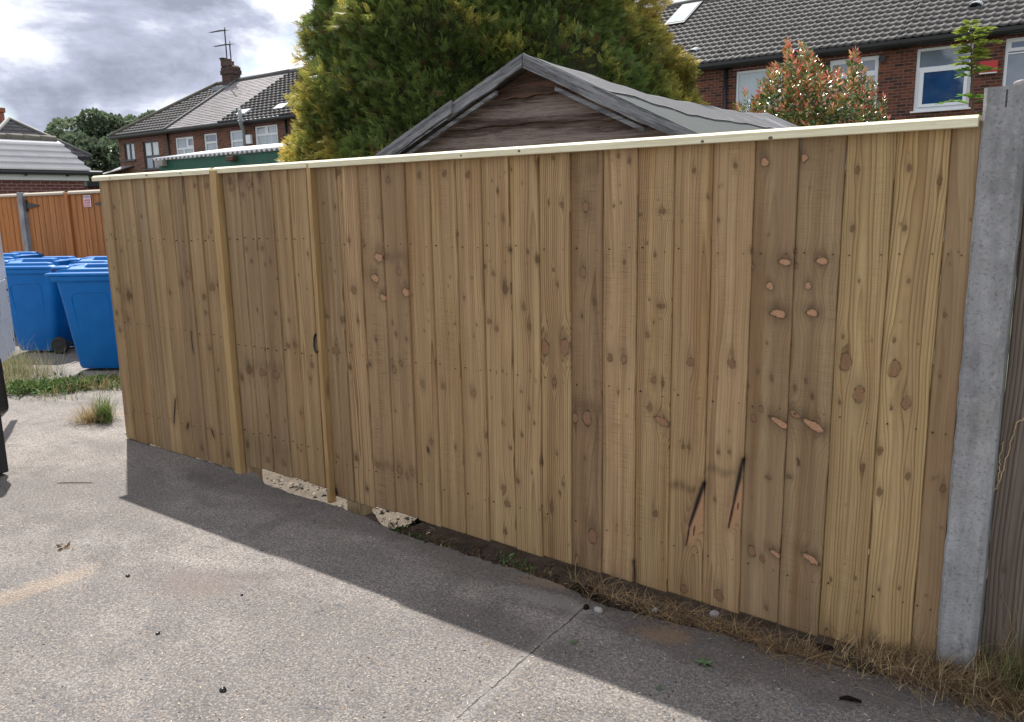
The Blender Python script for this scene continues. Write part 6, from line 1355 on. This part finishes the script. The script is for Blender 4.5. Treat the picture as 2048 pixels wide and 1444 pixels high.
# weed strip in the joint by the bins and van
wa, wb = G(-40, 775), G(240, 770)
p = np.concatenate([line_pts(G(-30, 770), G(100, 782), 1500, (.30, .10), 0, 1), line_pts(G(100, 785), G(245, 772), 700, (.12, .06), 0, 2)])
p = clumpy(p, 91)
tag(blades('grass', p, .17, .95, cols(len(p), (GRN, GRN * .7, STRAW, (.16, .20, .08), STRAW * .8), 3), .0032, 4), kind='stuff')
p = line_pts(G(-30, 742), G(80, 756), 900, (.28, .10), 0, 5); tag(blades('tall_grass', p, .34, .45, cols(len(p), (STRAW, (.3, .3, .18), GRN), 6), .0018, 7, 5), kind='stuff')
r = np.random.RandomState(8); p = clumpy(np.concatenate([line_pts(G(20, 788), G(240, 768), 3300, (.12, .08), .0, 9, .08)]), 92, -.2, 3); nm = r.normal(0, 1, (len(p), 3)) + np.array([0, 0, .5])
o = scatter('weeds', LEAFQ[0], LEAFQ[1], p, rot_from(nm, r.uniform(0, 6.28, len(p))), r.uniform(.03, .06, len(p)), cols(len(p), ((.06, .12, .03), (.09, .16, .04), (.14, .19, .06)), 10), 'foliage'); tag(o, kind='stuff')
# dry tuft standing alone on the concrete
tc0 = G(188, 842); r = np.random.RandomState(12); n = 520; p = np.c_[r.normal(tc0[0], .055, n), r.normal(tc0[1], .05, n), np.zeros(n)]
tf_ = thing('grass_tuft', 'lone tuft of dry straw and green grass on the concrete left of the fence end', 'grass tuft', tuple(tc0))
o = blades('dry_blades', p, .19, .95, cols(n, (STRAW, STRAW, DRY, (.34, .30, .14)), 13), .0022, 14, 4); o.parent = tf_; o.matrix_parent_inverse = Matrix.Translation(-Vector(tf_.location))
n = 260; p = np.c_[r.normal(tc0[0] + .10, .035, n), r.normal(tc0[1] + .04, .03, n), np.zeros(n)]
o = blades('green_blades', p, .24, .45, cols(n, ((.17, .24, .07), (.12, .18, .05)), 15), .0024, 16, 4); o.parent = tf_; o.matrix_parent_inverse = Matrix.Translation(-Vector(tf_.location))
# dry grass heap at the foot of the concrete post
p = np.concatenate([line_pts(G(1760, 1335), G(2120, 1400), 3600, (.10, .06), 0, 20, .05), line_pts(G(1900, 1370), G(2150, 1440), 3600, (.12, .07), 0, 21, .07)])
tag(blades('dry_grass', p, .12, 1.45, cols(len(p), (STRAW * 1.0, DRY * .9, (.26, .16, .09), (.14, .09, .055), (.48, .37, .23)), 22), .0012, 23, 3), kind='stuff')
p = line_pts(G(1850, 1330), G(2120, 1410), 150, (.09, .06), 0, 24); tag(blades('grass_stalks', p, .33, .45, cols(len(p), (STRAW * 1.3, STRAW * .8, (.22, .24, .11)), 25), .0013, 26, 6), kind='stuff')
p = line_pts(G(2010, 1390), G(2110, 1440), 420, (.03, .04), 0, 27); tag(blades('green_grass', p, .22, .40, cols(len(p), ((.10, .15, .05), (.16, .19, .08), STRAW * .7), 28), .002, 29, 4), kind='stuff')
# litter of straw, chips and roots in the gap below the boards
def gap_line(seq, n, sp, seed, z=-.05, zj=.05):
    out = []; L_ = [np.hypot(*(G(*b_)[:2] - G(*a)[:2])) for a, b_ in zip(seq[:-1], seq[1:])]; T = sum(L_)
    for k, (a, b_) in enumerate(zip(seq[:-1], seq[1:])): out.append(line_pts(G(*a), G(*b_), int(n * L_[k] / T), sp, z, seed + k, zj))
    return np.concatenate(out)
seq = [(760, 1040), (860, 1078), (960, 1105), (1100, 1150), (1200, 1190), (1330, 1232), (1450, 1265), (1600, 1310), (1760, 1345)]
p = clumpy(gap_line(seq, 5200, (.03, .04), 40, -.06, .05), 93, -.15, 5); tag(blades('litter', p, .05, 1.5, cols(len(p), ((.05, .036, .027), (.09, .06, .04), DRY * .5, STRAW * .5, (.03, .024, .02), (.03, .024, .02)), 41), .0014, 42, 2), kind='stuff')
p = clumpy(gap_line(seq[4:], 2200, (.05, .042), 50, -.02, .03), 94, -.1, 4); tag(blades('straw', p, .10, 1.9, cols(len(p), ((.22, .13, .075), (.34, .22, .12), STRAW * .8, (.13, .085, .06)), 51), .0013, 52, 3), kind='stuff')
p = gap_line([(1150, 1165), (1330, 1235)], 170, (.04, .03), 55, .0, .02); tag(blades('roots', p, .15, 1.6, cols(len(p), ((.38, .25, .15), (.28, .18, .11), STRAW * .8), 56), .0016, 57, 4), kind='stuff')
r = np.random.RandomState(60); p = gap_line(seq, 900, (.03, .04), 61, -.055, .05); nm = r.normal(0, 1, (len(p), 3))
chip = (np.array([[-.5, -.12, 0], [.5, -.1, 0], [.42, .12, .03], [-.45, .1, .02]]), np.array([[0, 1, 2, 3]]))
o = scatter('chippings', *chip, p, rot_from(nm, r.uniform(0, 6.28, len(p))), r.uniform(.012, .045, len(p)), cols(len(p), ((.22, .14, .08), (.05, .04, .032), (.09, .06, .045), (.03, .027, .024)), 62), 'grass_blades'); tag(o, kind='stuff')
r = np.random.RandomState(63); p = np.concatenate([gap_line([(780, 1050), (900, 1090)], 110, (.04, .03), 64, -.05, .04), gap_line([(1010, 1118), (1070, 1142)], 60, (.03, .03), 65, -.03, .04)]); nm = r.normal(0, .6, (len(p), 3)) + np.array([0, 0, .8])
o = scatter('small_weeds', LEAFQ[0], LEAFQ[1], p, rot_from(nm, r.uniform(0, 6.28, len(p))), r.uniform(.018, .034, len(p)), cols(len(p), ((.05, .12, .03), (.09, .17, .05)), 66), 'foliage'); tag(o, kind='stuff')
# scattered crumbs and bits of straw on the concrete
r = np.random.RandomState(70); n = 2600; px = r.uniform(-20, 2060, n); py = r.uniform(900, 1480, n); p = np.array([G(a, b_, .0015) for a, b_ in zip(px, py)]); ok = p[:, 1] < -.12; p = p[ok]
o = scatter('grit', *chip, p, rot_from(np.c_[r.normal(0, .12, (len(p), 2)), np.ones(len(p))], r.uniform(0, 6.28, len(p))), np.stack([r.uniform(.004, .014, len(p)), r.uniform(.010, .02, len(p)), r.uniform(.01, .02, len(p))], 1), cols(len(p), ((.55, .47, .36), (.06, .05, .045), (.32, .22, .13), (.50, .46, .42)), 71), 'grass_blades'); tag(o, kind='stuff')
for k, (px, py, rr_, lab) in enumerate(((447, 1382, .013, 'largest black crumb lying on the sunlit concrete near the bottom edge'), (316, 1268, .009, 'small black crumb on the sunlit concrete, upper left of the largest one'), (484, 1191, .007, 'small black crumb just outside the shadow edge'), (256, 1153, .010, 'dark flat crumb left of the others on the sunlit concrete'))):
    q = G(px, py); tag(pebble('stone_chip', (q[0], q[1], rr_ * .3), rr_, 'black_iron', seed=k), lab, 'stone chip')
for k, (px, py, rr_, lab) in enumerate(((1196, 1223, .018, 'pale stone at the head of the crack'), (1172, 1217, .015, 'darker flat stone touching the head of the crack'), (1310, 1222, .014, 'pale stone among the roots right of the crack'), (1650, 1302, .026, 'round dark stone wedged under the pale boards'), (1430, 1232, .02, 'angular light stone under the boards with resin splits'))):
    q = G(px, py); tag(pebble('stone', (q[0], q[1], rr_ * .35), rr_, 'stone' if 'dark' not in lab else 'soil', seed=10 + k), lab, 'stone')
# fallen green leaf, lobed, and a smaller scrap
def lobed(name, label, px, py, size, rz, mat):
    q = G(px, py); mb = MB(); pts = [(0, -.5), (.16, -.28), (.52, -.36), (.34, -.06), (.60, .16), (.28, .20), (.16, .56), (-.02, .30), (-.30, .50), (-.26, .16), (-.58, .08), (-.32, -.10), (-.42, -.38), (-.14, -.26)]
    c_, s_ = math.cos(rz), math.sin(rz); vs = [(q[0] + (x * c_ - y * s_) * size, q[1] + (x * s_ + y * c_) * size, .004 + .010 * (k % 3 == 1) * size * 12) for k, (x, y) in enumerate(pts)]
    k = len(vs); vs.append((q[0], q[1], .008)); mb.add(vs, [(i, (i + 1) % k, k) for i in range(k)])
    mb.tube([vs[0], (q[0] + (.5 * c_ + .9 * s_) * size, q[1] + (.5 * s_ - .9 * c_) * size, .004)], .0012, 5, mi=0); return tag(mb.build(name, mat), label, 'leaf')
plain('leaf_green', (.07, .115, .05), 0.5, 0.25, 40, 0.3)
lobed('fallen_leaf', 'lobed green leaf lying in the fence shadow, lower right', 1408, 1327, .062, .4, 'leaf_green')
lobed('fallen_leaf', 'tiny shrivelled green leaf scrap in the shadow near its edge', 1318, 1378, .022, 1.4, 'leaf_green')
lobed('fallen_leaf', 'thin faded green leaf right of the crack in the concrete', 1147, 1286, .028, 2.4, 'leaf_green')
q = G(1702, 1404); mb = MB(); mb.tube([(q[0] - .035, q[1] - .01, .006), (q[0] - .01, q[1], .012), (q[0] + .03, q[1] + .012, .006)], [.004, .008, .004], 7); tag(mb.build('twig', 'soil'), 'short dark curled twig on the shaded concrete near the dry grass', 'twig')
q = G(145, 968); mb = MB(); mb.tube([(q[0] - .09, q[1] - .05, .004), (q[0], q[1] + .006, .008), (q[0] + .09, q[1] + .075, .004)], [.002, .003, .002], 5); tag(mb.build('twig', 'bark'), 'thin dry stick on the sunlit concrete by the van', 'twig')
q = G(130, 1096); r = np.random.RandomState(80); n = 60; p = np.c_[r.normal(q[0], .03, n), r.normal(q[1], .012, n), np.full(n, .004)]
tag(scatter('dead_leaf', LEAFQ[0], LEAFQ[1], p[:14], rot_from(np.c_[r.normal(0, 1, (14, 2)), np.abs(r.normal(0, .3, 14))], r.uniform(0, 6, 14)), r.uniform(.02, .04, 14), cols(14, ((.13, .08, .045), (.2, .13, .07)), 81), 'grass_blades'), 'crumpled brown dead leaf on the sunlit concrete at the left', 'leaf')
r = np.random.RandomState(90); n = 230; p = np.c_[r.uniform(-4.25, -2.95, n), r.uniform(.0, .55, n), np.full(n, -.075) + r.uniform(0, .02, n)]
o = scatter('rubble', np.array([[-.5, -.4, 0], [.5, -.3, 0], [.4, .45, .1], [-.45, .4, 0], [0, 0, .5]]), np.array([[0, 1, 4, 4], [1, 2, 4, 4], [2, 3, 4, 4], [3, 0, 4, 4]])[:, :3], p, rot_from(np.c_[r.normal(0, .3, (n, 2)), np.ones(n)], r.uniform(0, 6.28, n)), r.uniform(.006, .032, n), cols(n, ((.27, .23, .18), (.12, .10, .08), (.22, .18, .14), (.06, .05, .04)), 91), 'grass_blades'); tag(o, kind='stuff')
